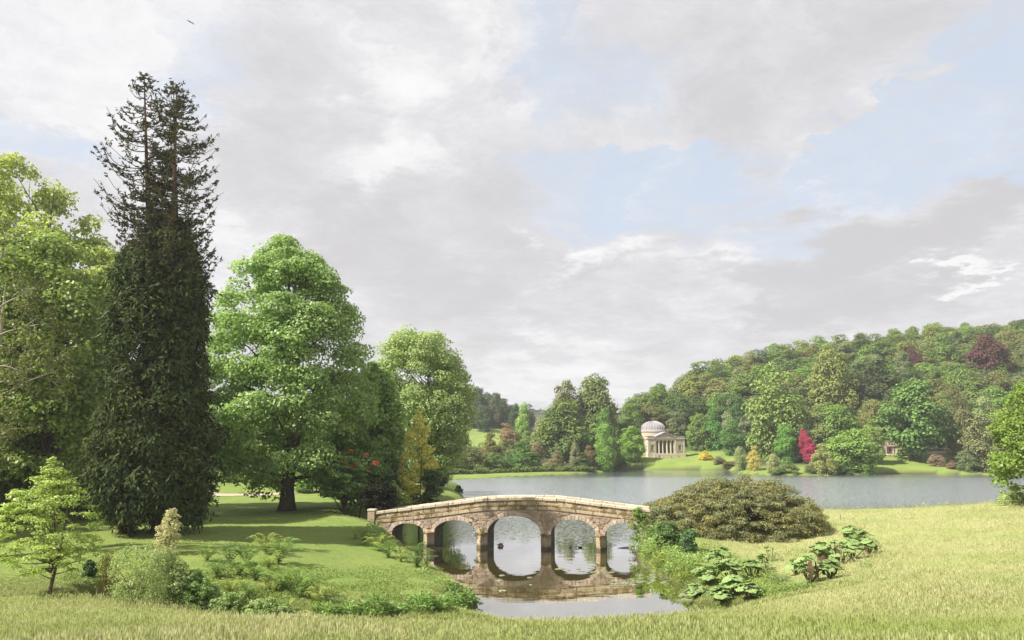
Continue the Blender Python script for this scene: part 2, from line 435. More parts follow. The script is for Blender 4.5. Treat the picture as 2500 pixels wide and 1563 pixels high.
def gz(x, y): return float(land(np.array([x]), np.array([y]))[0])
def ground_at(px, Yd, py=1200):
    x = side(px, py) * Yd
    return Vector((x, Yd, gz(x, Yd)))

NU, NV = 330, 420
vv = np.linspace(math.log(45 - 28), math.log(45 + 1700), NV)
yy = np.exp(vv) - 45
uu = np.linspace(-1, 1, NU)
uu = np.sign(uu) * (np.abs(uu) ** 1.15) * 1.0
GXm = uu[None, :] * (yy[:, None] + 45.0) * 0.98
GYm = np.repeat(yy[:, None], NU, 1)
GZm = land(GXm, GYm)
V = np.stack([GXm, GYm, GZm], -1).reshape(-1, 3)
idx = np.arange(NU * NV).reshape(NV, NU)
F = np.stack([idx[:-1, :-1], idx[:-1, 1:], idx[1:, 1:], idx[1:, :-1]], -1).reshape(-1, 4)

def meadow_weight(x, y):
    """1 where the grass is long and straw coloured, 0 on the mown lawns"""
    x = np.asarray(x, float); y = np.asarray(y, float)
    a = sstep(52, 46, y) * sstep(-200, -150, x)
    right = sstep(18, 26, x - 0.0 * y) * sstep(130, 118, y)
    return np.maximum(a, right)
m, t = new_mat('grass_ground')
geo = t.n('ShaderNodeNewGeometry').outputs['Position']
att = t.n('ShaderNodeVertexColor', layer_name='cover')
sepc = t.n('ShaderNodeSeparateColor'); t.link(att.outputs['Color'], sepc.inputs[0])
Mw, Bw, Ww = sepc.outputs
na = t.noise(geo, 0.12, 6, 0.6); nb = t.noise(geo, 1.1, 6, 0.65); nc = t.noise(geo, 7.0, 5, 0.7); nd_ = t.noise(geo, 26.0, 4, 0.7)
lawn = t.mix(t.ramp(na, 0.35, 0.65), (0.125, 0.21, 0.028), (0.19, 0.265, 0.045))
lawn = t.mix(t.ramp(nb, 0.35, 0.7, 0, 0.6), lawn, (0.25, 0.265, 0.065))
lawn = t.mix(t.ramp(nc, 0.4, 0.75, 0, 0.5), lawn, (0.07, 0.125, 0.016))
mead = t.mix(t.ramp(na, 0.38, 0.6), (0.26, 0.29, 0.085), (0.35, 0.34, 0.145))
mead = t.mix(t.ramp(nb, 0.4, 0.68, 0, 0.7), mead, (0.27, 0.34, 0.08))
mead = t.mix(t.ramp(nc, 0.45, 0.7, 0, 0.6), mead, (0.55, 0.50, 0.27))
col = t.mix(Mw, lawn, mead)
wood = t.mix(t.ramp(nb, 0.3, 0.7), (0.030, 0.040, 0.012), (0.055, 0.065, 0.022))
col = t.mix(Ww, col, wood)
col = t.mix(Bw, col, t.mix(t.ramp(nc, 0.3, 0.7), (0.035, 0.028, 0.016), (0.07, 0.055, 0.03)))
hgt = t.math('ADD', t.math('MULTIPLY', nc, 1.0), t.math('MULTIPLY', nd_, 0.6))
finish(t, principled(t, col, 0.95, bump(t, hgt, 0.9, 0.09)))
M['ground'] = m
me = mesh_arr('ground', V, F, M['ground'], True)
gd = water_dist(V[:, 0], V[:, 1])
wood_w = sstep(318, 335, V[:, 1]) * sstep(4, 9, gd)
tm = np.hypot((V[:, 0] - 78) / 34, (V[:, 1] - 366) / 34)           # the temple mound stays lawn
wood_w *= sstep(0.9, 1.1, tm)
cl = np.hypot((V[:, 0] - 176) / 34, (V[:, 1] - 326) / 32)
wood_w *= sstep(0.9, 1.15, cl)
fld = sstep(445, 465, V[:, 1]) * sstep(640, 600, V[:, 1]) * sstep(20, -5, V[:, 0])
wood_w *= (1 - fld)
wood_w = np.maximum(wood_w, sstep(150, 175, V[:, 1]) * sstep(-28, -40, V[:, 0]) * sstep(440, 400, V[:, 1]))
ca = np.zeros((len(V), 4), np.float32)
ca[:, 0] = meadow_weight(V[:, 0], V[:, 1]); ca[:, 1] = sstep(0.35, 0.0, gd); ca[:, 2] = wood_w; ca[:, 3] = 1
at_ = me.color_attributes.new('cover', 'FLOAT_COLOR', 'POINT'); at_.data.foreach_set('color', ca.ravel())
tag(obj('ground', me), kind='structure')

# water
m, t = new_mat('lake_water')
geo = t.n('ShaderNodeNewGeometry').outputs['Position']
sp = t.n('ShaderNodeSeparateXYZ'); t.link(geo, sp.inputs[0])
mp = t.n('ShaderNodeMapping'); t.link(geo, mp.inputs[0]); mp.inputs['Scale'].default_value = (0.55, 1.0, 1.0)
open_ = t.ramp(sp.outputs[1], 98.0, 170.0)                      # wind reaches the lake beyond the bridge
lee = t.math('SUBTRACT', 1.0, t.ramp(t.math('SUBTRACT', sp.outputs[1], t.math('MULTIPLY', sp.outputs[0], 0.02)), 262.0, 300.0, 0.0, 0.93))
wind = t.math('MULTIPLY', open_, lee)
w1 = t.noise(mp.outputs[0], 1.7, 4, 0.6, 0.3)
w2 = t.noise(mp.outputs[0], 7.0, 3, 0.6, 0.2)
w0 = t.noise(mp.outputs[0], 0.5, 3, 0.5, 0.2)
patch = t.noise(mp.outputs[0], 0.16, 4, 0.6, 0.5)
hl = t.math('ADD', w1, t.math('MULTIPLY', w2, 0.25))
# ripples: slopes read straight from noise, so they hold at any distance
wc = t.noise(mp.outputs[0], 4.5, 3, 0.6, 0.3, out='Color')
wv_ = t.vmath('MULTIPLY', t.vmath('SUBTRACT', wc, (0.5, 0.5, 0.5)), (1, 1, 0))
sc_ = t.n('ShaderNodeVectorMath', operation='SCALE'); t.link(wv_, sc_.inputs[0]); t.link(t.math('ADD', t.math('ADD', 0.010, t.ramp(sp.outputs[1], 89.0, 104.0, 0.0, 0.4)), t.math('MULTIPLY', wind, 1.5)), sc_.inputs['Scale'])
b1 = t.n('ShaderNodeVectorMath', operation='NORMALIZE'); t.link(t.vmath('ADD', sc_.outputs[0], (0, 0, 1)), b1.inputs[0])
b2 = t.n('ShaderNodeBump'); t.link(t.math('ADD', w0, t.math('MULTIPLY', w2, t.ramp(patch, 0.55, 0.66, 0.0, 0.10))), b2.inputs['Height']); b2.inputs['Distance'].default_value = 0.02
b2.inputs['Strength'].default_value = 0.5; t.link(b1.outputs[0], b2.inputs['Normal'])
gl = t.n('ShaderNodeBsdfGlossy'); gl.inputs['Color'].default_value = (0.93, 0.94, 0.95, 1)
t.link(t.math('ADD', t.ramp(sp.outputs[1], 89.0, 104.0, 0.012, 0.10), t.math('MULTIPLY', wind, 0.08)), gl.inputs['Roughness']); t.link(b2.outputs[0], gl.inputs['Normal'])
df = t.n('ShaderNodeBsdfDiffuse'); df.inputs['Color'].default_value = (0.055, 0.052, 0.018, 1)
t.link(t.mix(open_, (0.085, 0.070, 0.018), (0.34, 0.375, 0.42)), df.inputs['Color'])  # pale grey-blue beyond the bridge paints in the sheen of reflected sky
fr = t.n('ShaderNodeFresnel'); fr.inputs['IOR'].default_value = 1.75; t.link(b2.outputs[0], fr.inputs['Normal'])
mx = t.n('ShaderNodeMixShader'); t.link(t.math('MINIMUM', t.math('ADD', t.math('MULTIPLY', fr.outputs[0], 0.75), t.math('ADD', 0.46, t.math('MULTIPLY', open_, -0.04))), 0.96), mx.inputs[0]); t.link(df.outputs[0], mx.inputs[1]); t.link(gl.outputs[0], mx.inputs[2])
finish(t, mx.outputs[0])
M['water'] = m
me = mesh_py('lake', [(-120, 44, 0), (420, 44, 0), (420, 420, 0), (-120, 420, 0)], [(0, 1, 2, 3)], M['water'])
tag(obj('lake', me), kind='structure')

# gravel paths, laid 4 cm over the turf
def ribbon(name, pts, width, mat, lift=0.05):
    P = [Vector((a[0], a[1])) for a in pts]; out = []
    for a, b in zip(P[:-1], P[1:]):
        n = max(2, int((b - a).length / 0.8))
        out += [a.lerp(b, i / n) for i in range(n)]
    out.append(P[-1])
    xs, ys = [], []
    for i, p in enumerate(out):
        d = (out[min(i + 1, len(out) - 1)] - out[max(i - 1, 0)]).normalized()
        nrm = Vector((-d.y, d.x)); ww = width * (1 + 0.12 * math.sin(i * 0.7))
        for s in (-0.5, -0.17, 0.17, 0.5):
            xs.append(p.x + nrm.x * s * ww); ys.append(p.y + nrm.y * s * ww)
    zs = land(np.array(xs), np.array(ys)) + lift
    Vv = list(zip(xs, ys, zs)); Ff = [(i * 4 + k, i * 4 + k + 1, i * 4 + k + 5, i * 4 + k + 4) for i in range(len(out) - 1) for k in range(3)]
    return tag(obj(name, mesh_py(name, Vv, Ff, mat, True)), kind='structure')
ribbon('gravel_path', [(-95, 118), (-68, 124), (-55, 128), (-44, 134), (-34, 145), (-30, 165)], 3.6, M['gravel'])
a_ = at(2165, 1112, 352); b_ = at(2350, 1109, 356)
ribbon('gravel_path', [(a_.x - 6, 349), (a_.x + 6, 350), (b_.x, 353), (b_.x + 25, 360)], 3.4, M['gravel'], 0.12)
# ------------------------------------------------------------------ stone bridge
BA = R(9.0)
BU = Vector((math.cos(BA), -math.sin(BA), 0)); BV = Vector((math.sin(BA), math.cos(BA), 0))
BO = atz(1250, 1339.6)
bridge = thing('stone_bridge', 'lichened five-arched stone bridge with a humped parapet crossing the stream', 'bridge', BO, -BA)
def bs(px, py=1300):
    """position along the front face of the bridge of photo column px"""
    k = side(px, py)
    return (k * BO.y - BO.x) / (BU.x - k * BU.y)
def bz(px, py):
    s = bs(px, py); return EYE + slope(py) * (BO.y + s * BU.y)
def pl(pts):
    xs = [bs(a, b) for a, b in pts]; zs = [bz(a, b) for a, b in pts]
    return lambda s: float(np.interp(s, xs, zs))
top_f = pl([(897, 1251.5), (1000, 1239), (1100, 1226), (1175, 1217), (1250, 1214.5), (1345, 1215), (1400, 1220.5), (1460, 1228.5), (1550, 1240), (1600, 1246)])
str_f = pl([(897, 1279), (930, 1275.5), (1000, 1269.5), (1100, 1257.5), (1175, 1247), (1250, 1244.5), (1340, 1245), (1400, 1251.5), (1460, 1259), (1550, 1269.5), (1600, 1275)])
T = 4.3
S0, S1 = bs(917, 1260), bs(1588, 1260)
arches = []
for xl, xr, crown in ((957, 1034, 1278), (1060, 1163.5, 1270.5), (1190, 1320.5, 1259.8), (1345, 1454.8, 1268.8), (1477.6, 1563, 1277.0)):
    a, b = bs(xl, 1300), bs(xr, 1300); zc = bz((xl + xr) / 2, crown)
    arches.append((a, b, zc))
ZSP = bz(1320, 1305)
def intrados(s):
    for a, b, zc in arches:
        if a < s < b:
            c, h = (a + b) / 2, (b - a) / 2
            return ZSP + (zc - ZSP) * math.sqrt(max(0, 1 - ((s - c) / h) ** 2))
    return None
# sample columns: dense over each arch
cols = [S0]
for a, b, zc in arches:
    n = 28
    cols += [a - 1e-3] + [(a + b) / 2 - (b - a) / 2 * math.cos(PI * i / n) for i in range(n + 1)] + [b + 1e-3]
cols += [S1]
cols = sorted(cols)
def wall_mesh(t):
    W = Mesh()
    for s0, s1 in zip(cols[:-1], cols[1:]):
        if s1 - s0 < 1e-6: continue
        mid = (s0 + s1) / 2
        ins = intrados(mid) is not None
        def lo(s):
            if not ins: return -1.3
            q = intrados(min(max(s, min(a for a in [x for x in [ar[0] for ar in arches if ar[0] < mid < ar[1]]]) + 1e-6), [ar[1] for ar in arches if ar[0] < mid < ar[1]][0] - 1e-6))
            return q if q is not None else ZSP
        if not ins and s1 - s0 > 0.01 or ins:
            W.add([(s0, t, lo(s0)), (s1, t, lo(s1)), (s1, t, str_f(s1)), (s0, t, str_f(s0))], [(0, 1, 2, 3)])
    return W
wf = wall_mesh(0.0); wf.build('spandrel_wall', M['rubble'], bridge)
wf = wall_mesh(T); wf.build('spandrel_wall', M['rubble'], bridge)
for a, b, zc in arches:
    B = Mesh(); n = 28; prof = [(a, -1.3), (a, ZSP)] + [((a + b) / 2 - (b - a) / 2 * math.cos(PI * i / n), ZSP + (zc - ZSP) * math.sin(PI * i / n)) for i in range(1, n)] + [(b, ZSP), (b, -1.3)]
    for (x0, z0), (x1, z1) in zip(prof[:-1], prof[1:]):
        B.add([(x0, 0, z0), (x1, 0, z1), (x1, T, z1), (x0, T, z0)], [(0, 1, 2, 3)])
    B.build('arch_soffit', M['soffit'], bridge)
# voussoirs, each a wedge standing 3-7 cm proud of the wall
for a, b, zc in arches:
    c, h, v = (a + b) / 2, (b - a) / 2, zc - ZSP
    n = int(round((h + v) * 1.55 / 0.42)) | 1
    ths = np.linspace(0, PI, 400); px = c - h * np.cos(ths); pz = ZSP + v * np.sin(ths)
    L = np.concatenate([[0], np.cumsum(np.hypot(np.diff(px), np.diff(pz)))])
    cut = np.interp(np.linspace(0, L[-1], n + 1), L, ths)
    for side_t in (0, 1):
        if side_t and a < bs(1190): pass
        for i in range(n):
            g = 0.03 / max(h, 1)
            t0, t1 = cut[i] + g, cut[i + 1] - g
            dep = rnd.uniform(0.36, 0.54); pr = rnd.uniform(0.03, 0.11)
            P = []
            for th in (t0, t1):
                x, z = c - h * math.cos(th), ZSP + v * math.sin(th)
                nx, nz = -math.cos(th) / h, math.sin(th) / v; q = math.hypot(nx, nz)
                P.append((x + nx / q * 0.012, z + nz / q * 0.012, x + nx / q * dep, z + nz / q * dep))
            (x0, z0, X0, Z0), (x1, z1, X1, Z1) = P
            zmax = str_f(c) - 0.03
            Z0 = min(Z0, str_f(X0) - 0.04); Z1 = min(Z1, str_f(X1) - 0.04)
            f0, f1 = (-pr, 0.2) if side_t == 0 else (T - 0.2, T + pr)
            vm = Mesh(); vm.hexa([(x0, f0, z0), (x1, f0, z1), (x1, f1, z1), (x0, f1, z0), (X0, f0, Z0), (X1, f0, Z1), (X1, f1, Z1), (X0, f1, Z0)])
            vm.build('voussoir', M['voussoir'], bridge, bevel=0.012)
# rubble stones standing proud of the spandrel wall
rb = Mesh(); k = 0
for it in range(5200):
    s = rnd.uniform(S0 + 0.2, S1 - 0.3); z = rnd.uniform(0.1, 4.9)
    if z > str_f(s) - 0.16: continue
    bad = False
    for a, b, zc in arches:
        c, h, v = (a + b) / 2, (b - a) / 2, zc - ZSP
        if z > ZSP - .1 and ((s - c) / (h + 0.62)) ** 2 + ((z - ZSP) / (v + 0.62)) ** 2 < 1: bad = True
        if z <= ZSP and a - 0.3 < s < b + 0.3: bad = True
        if z <= ZSP + 0.25 and (a - 0.9 < s < b + 0.9): bad = True
    if bad: continue
    w_, h_ = rnd.uniform(0.10, 0.26), rnd.uniform(0.06, 0.13); p = rnd.uniform(0.015, 0.07)
    if z + h_ > str_f(s) - 0.1: continue
    if k >= 1500: break
    k += 1
    q = lambda: rnd.uniform(-0.02, 0.02)
    rb.hexa([(s - w_ + q(), -p, z - h_ + q()), (s + w_ + q(), -p, z - h_ + q()), (s + w_, 0.05, z - h_), (s - w_, 0.05, z - h_), (s - w_ + q(), -p, z + h_ + q()), (s + w_ + q(), -p, z + h_ + q()), (s + w_, 0.05, z + h_), (s - w_, 0.05, z + h_)])
tag(rb.build('rubble_stones', M['rubble'], bridge), kind='stuff')
# piers: pointed cutwaters with caps, built of courses
for i in range(4):
    a, b = arches[i][1], arches[i + 1][0]; c = (a + b) / 2
    nose = -0.72 if i else -0.68
    courses = np.linspace(-1.2, ZSP - 0.12, 9)
    for z0, z1 in zip(courses[:-1], courses[1:]):
        j = rnd.uniform(-0.02, 0.02); W = Mesh()
        z0g, z1g = z0 + 0.012, z1 - 0.006
        lo = [(a - 0.02, 0.1, z0g), (c + j - 0.05, nose + j, z0g), (b + 0.02, 0.1, z0g)]; hi = [(x, y, z1g) for x, y, _ in lo]
        W.add(lo + hi, [(0, 2, 1), (3, 4, 5), (0, 1, 4, 3), (1, 2, 5, 4), (2, 0, 3, 5)])
        W.build('pier_stone', M['pier'], bridge)
    cap = Mesh(); z0 = ZSP - 0.12; lo = [(a - 0.12, 0.1, z0), (c - 0.02, nose - 0.13, z0), (b + 0.12, 0.1, z0)]
    hi = [(x, y, z0 + 0.14) for x, y, _ in lo]; up = [(c, -0.02, z0 + 0.42)]
    cap.add(lo + hi + up, [(0, 2, 1), (0, 1, 4, 3), (1, 2, 5, 4), (2, 0, 3, 5), (3, 4, 6), (4, 5, 6), (5, 3, 6)])
    cap.build('pier_cap', M['ledge'], bridge)
# parapets: ledge, wall blocks, coping; front and back
def run(name, mat, z0f, z1f, t0, t1, lmin, lmax, sA, sB, bev=0.02, wob=0.012):
    s = sA
    while s < sB - 0.3:
        e = min(s + rnd.uniform(lmin, lmax), sB)
        if sB - e < 0.4: e = sB
        j = rnd.uniform(-wob, wob) * 1.6; g = 0.02; W = Mesh()
        W.hexa([(s + g, t0 + j, z0f(s) + j * .5), (e - g, t0 + j, z0f(e) + j * .5), (e - g, t1, z0f(e)), (s + g, t1, z0f(s)), (s + g, t0 + j, z1f(s) + j * .5), (e - g, t0 + j, z1f(e) + j * .5), (e - g, t1, z1f(e) + j * .5), (s + g, t1, z1f(s) + j * .5)])
        W.build(name, mat, bridge, bevel=bev)
        s = e
hh = lambda k: (lambda s: str_f(s) + (top_f(s) - str_f(s)) * k)
run('string_course_stone', M['ashlar'], hh(0.0), hh(0.245), -0.10, 0.35, 1.3, 2.2, S0, S1)
run('ledge_stone', M['ledge'], hh(0.25), hh(0.40), -0.05, 0.35, 1.3, 2.2, S0, S1, 0.04, 0.02)
run('parapet_stone', M['ashlar'], hh(0.405), hh(0.74), 0.03, 0.36, 1.0, 1.9, S0, S1)
run('coping_stone', M['coping'], hh(0.745), hh(1.0), -0.10, 0.50, 1.0, 1.7, S0, S1, 0.045, 0.018)
run('parapet_stone', M['ashlar'], hh(0.30), hh(0.74), T - 0.36, T - 0.02, 1.2, 2.2, S0, S1)
run('coping_stone', M['coping'], hh(0.745), hh(1.0), T - 0.50, T + 0.10, 1.0, 1.7, S0, S1, 0.045, 0.018)
D = Mesh()
ss = np.linspace(S0, S1, 40)
for s, e in zip(ss[:-1], ss[1:]):
    D.add([(s, 0.36, hh(0.2)(s)), (e, 0.36, hh(0.2)(e)), (e, T - 0.36, hh(0.2)(e)), (s, T - 0.36, hh(0.2)(s))], [(0, 1, 2, 3)])
D.build('roadway', M['gravel'], bridge)
# end pillars
pz0, pz1 = bz(906, 1285), bz(906, 1243)
for t0 in (-0.18, T - 0.62):
    pil = Mesh(); x0, x1 = bs(898.5, 1260), bs(915.5, 1260)
    pil.box(x0, x1, t0, t0 + 0.8, pz0 - 1.0, pz1 - 0.26)
    po = pil.build('end_pillar', M['pier'], bridge, bevel=0.03)
    cp_ = Mesh(); cp_.box(x0 - 0.05, x1 + 0.05, t0 - 0.05, t0 + 0.85, pz1 - 0.24, pz1)
    cp_.build('pillar_cap', M['coping'], po, bevel=0.04)
# splayed wing wall at the left end
W = Mesh()
xa, xb = bs(905), bs(957)
W.add([(xa, 0.02, 0.0), (xb, 0.02, -1.0), (xb, 0.02, 1.5), (xa, 0.02, str_f(xa))], [(0, 1, 2, 3)])
W.hexa([(xa - 0.3, -0.12, 1.2), (xa + 0.8, -0.12, 0.6), (xa + 0.8, 0.02, 0.6), (xa - 0.3, 0.02, 1.2), (xa - 0.3, -0.12, str_f(xa) - 0.02), (xa + 0.8, -0.12, str_f(xa + 0.8) - 0.02), (xa + 0.8, 0.02, str_f(xa + 0.8) - 0.02), (xa - 0.3, 0.02, str_f(xa) - 0.02)])
W.build('wing_wall', M['rubble'], bridge)
BR = (BO, BU, BV)
def bridge_pt(s, t, z): return BO + BU * s + BV * t + Vector((0, 0, z))

# ------------------------------------------------------------------ domed temple
TB = at(1624.5, 1111.5, 380)
TEMPLE_Z = TB.z
ta = R(8.0)
temple = thing('domed_temple', 'cream domed temple with columned portico on the far lawn', 'temple', TB, ta)
k = 380 / FPX
def tm_(px, py): return ((px - 1624.5) * k, (1111.5 - py) * k)
wl, wr = -9.0, 10.4
H = 9.4
def tb(name, parts, mat=None, parent=None, bevel=0.0):
    W = Mesh()
    for p in parts: W.box(*p)
    return W.build(name, mat or M['temple'], parent or temple, bevel=bevel)
tb('plinth', [(wl - 0.25, wr + 0.25, -0.25, 4.2, -2.5, 0.9)])
for i in range(4): tb('step', [(-6.2, 6.2, -1.6 + i * 0.4 - 0.4, 0, -0.9 + i * 0.45 - 0.45, -0.9 + i * 0.45 + 0.0)])
# wings with niches (front wall built round a recess)
def wing(x0, x1, nx):
    n0, n1, z0, z1 = nx - 0.62, nx + 0.62, 2.4, 4.9
    o = tb('wing', [(x0, n0, 0, 3.8, 0.9, H - 1.4), (n1, x1, 0, 3.8, 0.9, H - 1.4), (n0, n1, 0.9, 3.8, 0.9, H - 1.4), (n0, n1, 0, 0.9, 0.9, z0), (n0, n1, 0, 0.9, z1, H - 1.4)])
    tb('niche_sill', [(n0 - 0.25, n1 + 0.25, -0.14, 0.0, z0 - 0.3, z0)], parent=o)
    W = Mesh()
    for s in (-1, 1): W.box(nx + s * 1.0 - 0.14, nx + s * 1.0 + 0.14, -0.12, 0, z0, z1 + 0.3)
    W.box(nx - 1.3, nx + 1.3, -0.2, 0, z1 + 0.3, z1 + 0.6)
    W.build('niche_surround', M['temple'], o)
    tb('string_band', [(x0, x1, -0.1, 0, 1.9, 2.1)], parent=o)
    tb('relief_panel', [(nx - 1.0, nx + 1.0, -0.07, 0, 5.9, 6.9)], parent=o)
    return o
wing(wl, -4.9, (wl - 4.9) / 2 + 0.3)
wing(5.1, wr, (wr + 5.1) / 2)
for x in (wl + 0.45, -5.35, 5.5, wr - 0.45): tb('pilaster', [(x - 0.42, x + 0.42, -0.16, 0.2, 0.9, H - 1.9)])
tb('portico_floor', [(-4.9, 5.1, 0, 9, -0.1, 0.9)])
tb('portico_back_wall', [(-4.9, -1.0, 4.6, 5.2, 0.9, H - 2), (1.2, 5.1, 4.6, 5.2, 0.9, H - 2), (-1.0, 1.2, 4.6, 5.2, 5.6, H - 2)], M['temple_dark'])
tb('door', [(-1.0, 1.2, 4.9, 5.1, 0.9, 5.6)], M['iron'])
for x in (-3.0, 3.2):
    tb('niche_shade_panel', [(x - 0.55, x + 0.55, 4.52, 4.6, 2.2, 4.8)], M['iron'])  # flat slab, no recess: its near-black colour paints the niche's shade
colx = [(-3.07), (-1.05), (1.13), (3.12)]
for x in [-4.75] + colx + [4.95]:
    W = Mesh(); W.lathe([(0.55, 0.9), (0.55, 1.1), (0.43, 1.2), (0.42, 3.5), (0.36, 6.7), (0.40, 6.75), (0.52, 7.1), (0.55, 7.2)], 14, x, 0.45)
    W.box(x - 0.56, x + 0.56, -0.11, 1.01, 7.2, 7.38)
    W.build('column', M['temple'], temple, smooth=False)
tb('entablature', [(-5.4, 5.6, -0.1, 9, 7.4, 8.35)])
tb('cornice', [(wl - 0.35, -5.4, -0.4, 4.1, H - 1.38, H - 0.95), (5.6, wr + 0.35, -0.4, 4.1, H - 1.38, H - 0.95), (-5.4, 5.6, -0.45, 9.4, 8.37, 8.7)])
tb('parapet', [(wl, -5.6, 0.1, 3.7, H - 0.94, H - 0.05), (5.8, wr, 0.1, 3.7, H - 0.94, H - 0.05)])
tb('parapet_coping', [(wl - 0.2, -5.5, -0.1, 3.9, H - 0.04, H + 0.16), (5.7, wr + 0.2, -0.1, 3.9, H - 0.04, H + 0.16)], M['lead'])
ped = Mesh(); pz = 8.71; ph = 2.55
ped.add([(-5.5, 0.0, pz), (5.7, 0.0, pz), (0.1, 0.0, pz + ph - 0.25), (-5.5, 9, pz), (5.7, 9, pz), (0.1, 9, pz + ph - 0.25)], [(0, 1, 2), (3, 5, 4), (0, 2, 5, 3), (1, 4, 5, 2)])
po = ped.build('pediment', M['temple'], temple)
rk = Mesh()
for s in (-1, 1):
    x0, x1 = 0.1 + s * 6.0, 0.1
    rk.hexa([(min(x0, x1), -0.5, pz - 0.02 if s < 0 else pz + ph), (max(x0, x1), -0.5, pz + ph if s < 0 else pz - 0.02), (max(x0, x1), 9, pz + ph if s < 0 else pz - 0.02), (min(x0, x1), 9, pz - 0.02 if s < 0 else pz + ph),
             (min(x0, x1), -0.5, (pz - 0.02 if s < 0 else pz + ph) + 0.3), (max(x0, x1), -0.5, (pz + ph if s < 0 else pz - 0.02) + 0.3), (max(x0, x1), 9, (pz + ph if s < 0 else pz - 0.02) + 0.3), (min(x0, x1), 9, (pz - 0.02 if s < 0 else pz + ph) + 0.3)])
rk.build('raking_cornice', M['lead'], po)
dcx, dcy = -1.6, 13.0
DR = 6.9
dz = (1111.5 - 1056) * k + 0.55
W = Mesh(); W.lathe([(DR, -4), (DR, dz - 0.5)], 40, dcx, dcy); drum = W.build('drum', M['temple'], temple, smooth=True)
W = Mesh(); W.lathe([(DR, dz - 0.5), (DR + 0.3, dz - 0.45), (DR + 0.35, dz - 0.1), (DR + 0.2, dz), (0.2, dz)], 40, dcx, dcy); W.build('drum_cornice', M['temple'], drum)
dome_r = DR + 0.12; dh = 5.1
W = Mesh(); W.lathe([(dome_r, dz), (dome_r, dz + 0.35), (dome_r - 0.3, dz + 0.36), (dome_r - 0.35, dz + 0.75), (dome_r - 0.65, dz + 0.76)] + [((dome_r - 0.65) * math.cos(a), dz + 0.78 + (dh - 0.75) * math.sin(a)) for a in np.linspace(0, PI / 2 * 0.985, 12)], 48, dcx, dcy)
dome = W.build('dome', M['lead'], temple, smooth=True)
for i in range(28):
    a = 2 * PI * i / 28; pts = []
    for q in np.linspace(0, PI / 2 * 0.93, 9):
        r_ = (dome_r - 0.65) * math.cos(q) + 0.03; pts.append((dcx + r_ * math.cos(a), dcy + r_ * math.sin(a), dz + 0.8 + (dh - 0.75) * math.sin(q)))
    V_, F_ = tube_arr(pts, [0.16] * 9, 4)
    obj('rib', mesh_arr('rib', V_, F_, M['lead']), dome)
W = Mesh(); W.lathe([(0.9, dz + dh - 0.1), (0.8, dz + dh + 0.15), (0.05, dz + dh + 0.3)], 16, dcx, dcy); W.build('oculus_cap', M['lead'], dome)

# statues that stand in the wing niches
def body_arr(hgt, arms=0.1, stride=0.08, seed=0):
    """one continuous standing figure: lathe-like stack joined to two legs and two arms by the skin modifier"""
    q = random.Random(seed)
    s = hgt / 1.75
    J = {'pel': (0, 0, .95, .15), 'che': (0, 0, 1.28, .165), 'nek': (0, 0, 1.47, .065), 'hea': (0, -.01, 1.58, .10), 'top': (0, 0, 1.70, .085),
         'hl': (-.1, 0, .88, .10), 'kl': (-.11, -stride, .5, .065), 'al': (-.12, -stride * .4, .08, .045), 'tl': (-.12, -stride * .4 - .13, .03, .035),
         'hr': (.1, 0, .88, .10), 'kr': (.11, stride * .3, .5, .065), 'ar': (.12, stride, .08, .045), 'tr': (.12, stride - .13, .03, .035),
         'sl': (-.19, 0, 1.38, .065), 'el': (-.25 - arms * .3, -.02, 1.12, .045), 'wl': (-.25 - arms, -.1, .88, .035), 'fl': (-.25 - arms, -.12, .78, .03),
         'sr': (.19, 0, 1.38, .065), 'er': (.25 + arms * .3, -.02, 1.12, .045), 'wr': (.25 + arms, -.1, .88, .035), 'fr': (.25 + arms, -.12, .78, .03)}
    E = [('pel', 'che'), ('che', 'nek'), ('nek', 'hea'), ('hea', 'top'), ('pel', 'hl'), ('hl', 'kl'), ('kl', 'al'), ('al', 'tl'), ('pel', 'hr'), ('hr', 'kr'), ('kr', 'ar'), ('ar', 'tr'),
         ('che', 'sl'), ('sl', 'el'), ('el', 'wl'), ('wl', 'fl'), ('che', 'sr'), ('sr', 'er'), ('er', 'wr'), ('wr', 'fr')]
    return J, E, s
def skin_figure(name, J, E, s, mat, sit=False):
    keys = list(J); me = bpy.data.meshes.new(name)
    me.from_pydata([(J[k_][0] * s, J[k_][1] * s, J[k_][2] * s) for k_ in keys], [(keys.index(a), keys.index(b)) for a, b in E], [])
    o = bpy.data.objects.new(name, me)
    COL.objects.link(o)
    mod = o.modifiers.new('skin', 'SKIN'); mod.use_smooth_shade = True
    for i, k_ in enumerate(keys):
        r_ = J[k_][3] * s; me.skin_vertices[0].data[i].radius = (r_, r_ * 0.8)
    me.skin_vertices[0].data[0].use_root = True
    o.modifiers.new('sub', 'SUBSURF').levels = 1
    dg = bpy.context.evaluated_depsgraph_get()
    me2 = bpy.data.meshes.new_from_object(o.evaluated_get(dg))
    bpy.data.objects.remove(o); me2.name = name
    me2.materials.clear(); me2.materials.append(mat)
    return me2
M['skin'] = plain('skin', (0.45, 0.28, 0.2))
J, E, s_ = body_arr(1.9, 0.02, 0.02)
STAT = skin_figure('statue', J, E, s_, M['temple_dark'])
def temple_pt(x, y, z): return TB + Matrix.Rotation(ta, 3, 'Z') @ Vector((x, y, z))
for x, wh in (((wl - 4.9) / 2 + 0.3, 'left'), ((wr + 5.1) / 2, 'right')):
    o = obj('statue', STAT, loc=temple_pt(x, 0.5, 2.41), rot=(0, 0, ta))
    tag(o, 'stone statue standing in the niche of the temple wing %s of the portico' % wh, 'statue', 'statues in the temple niches')

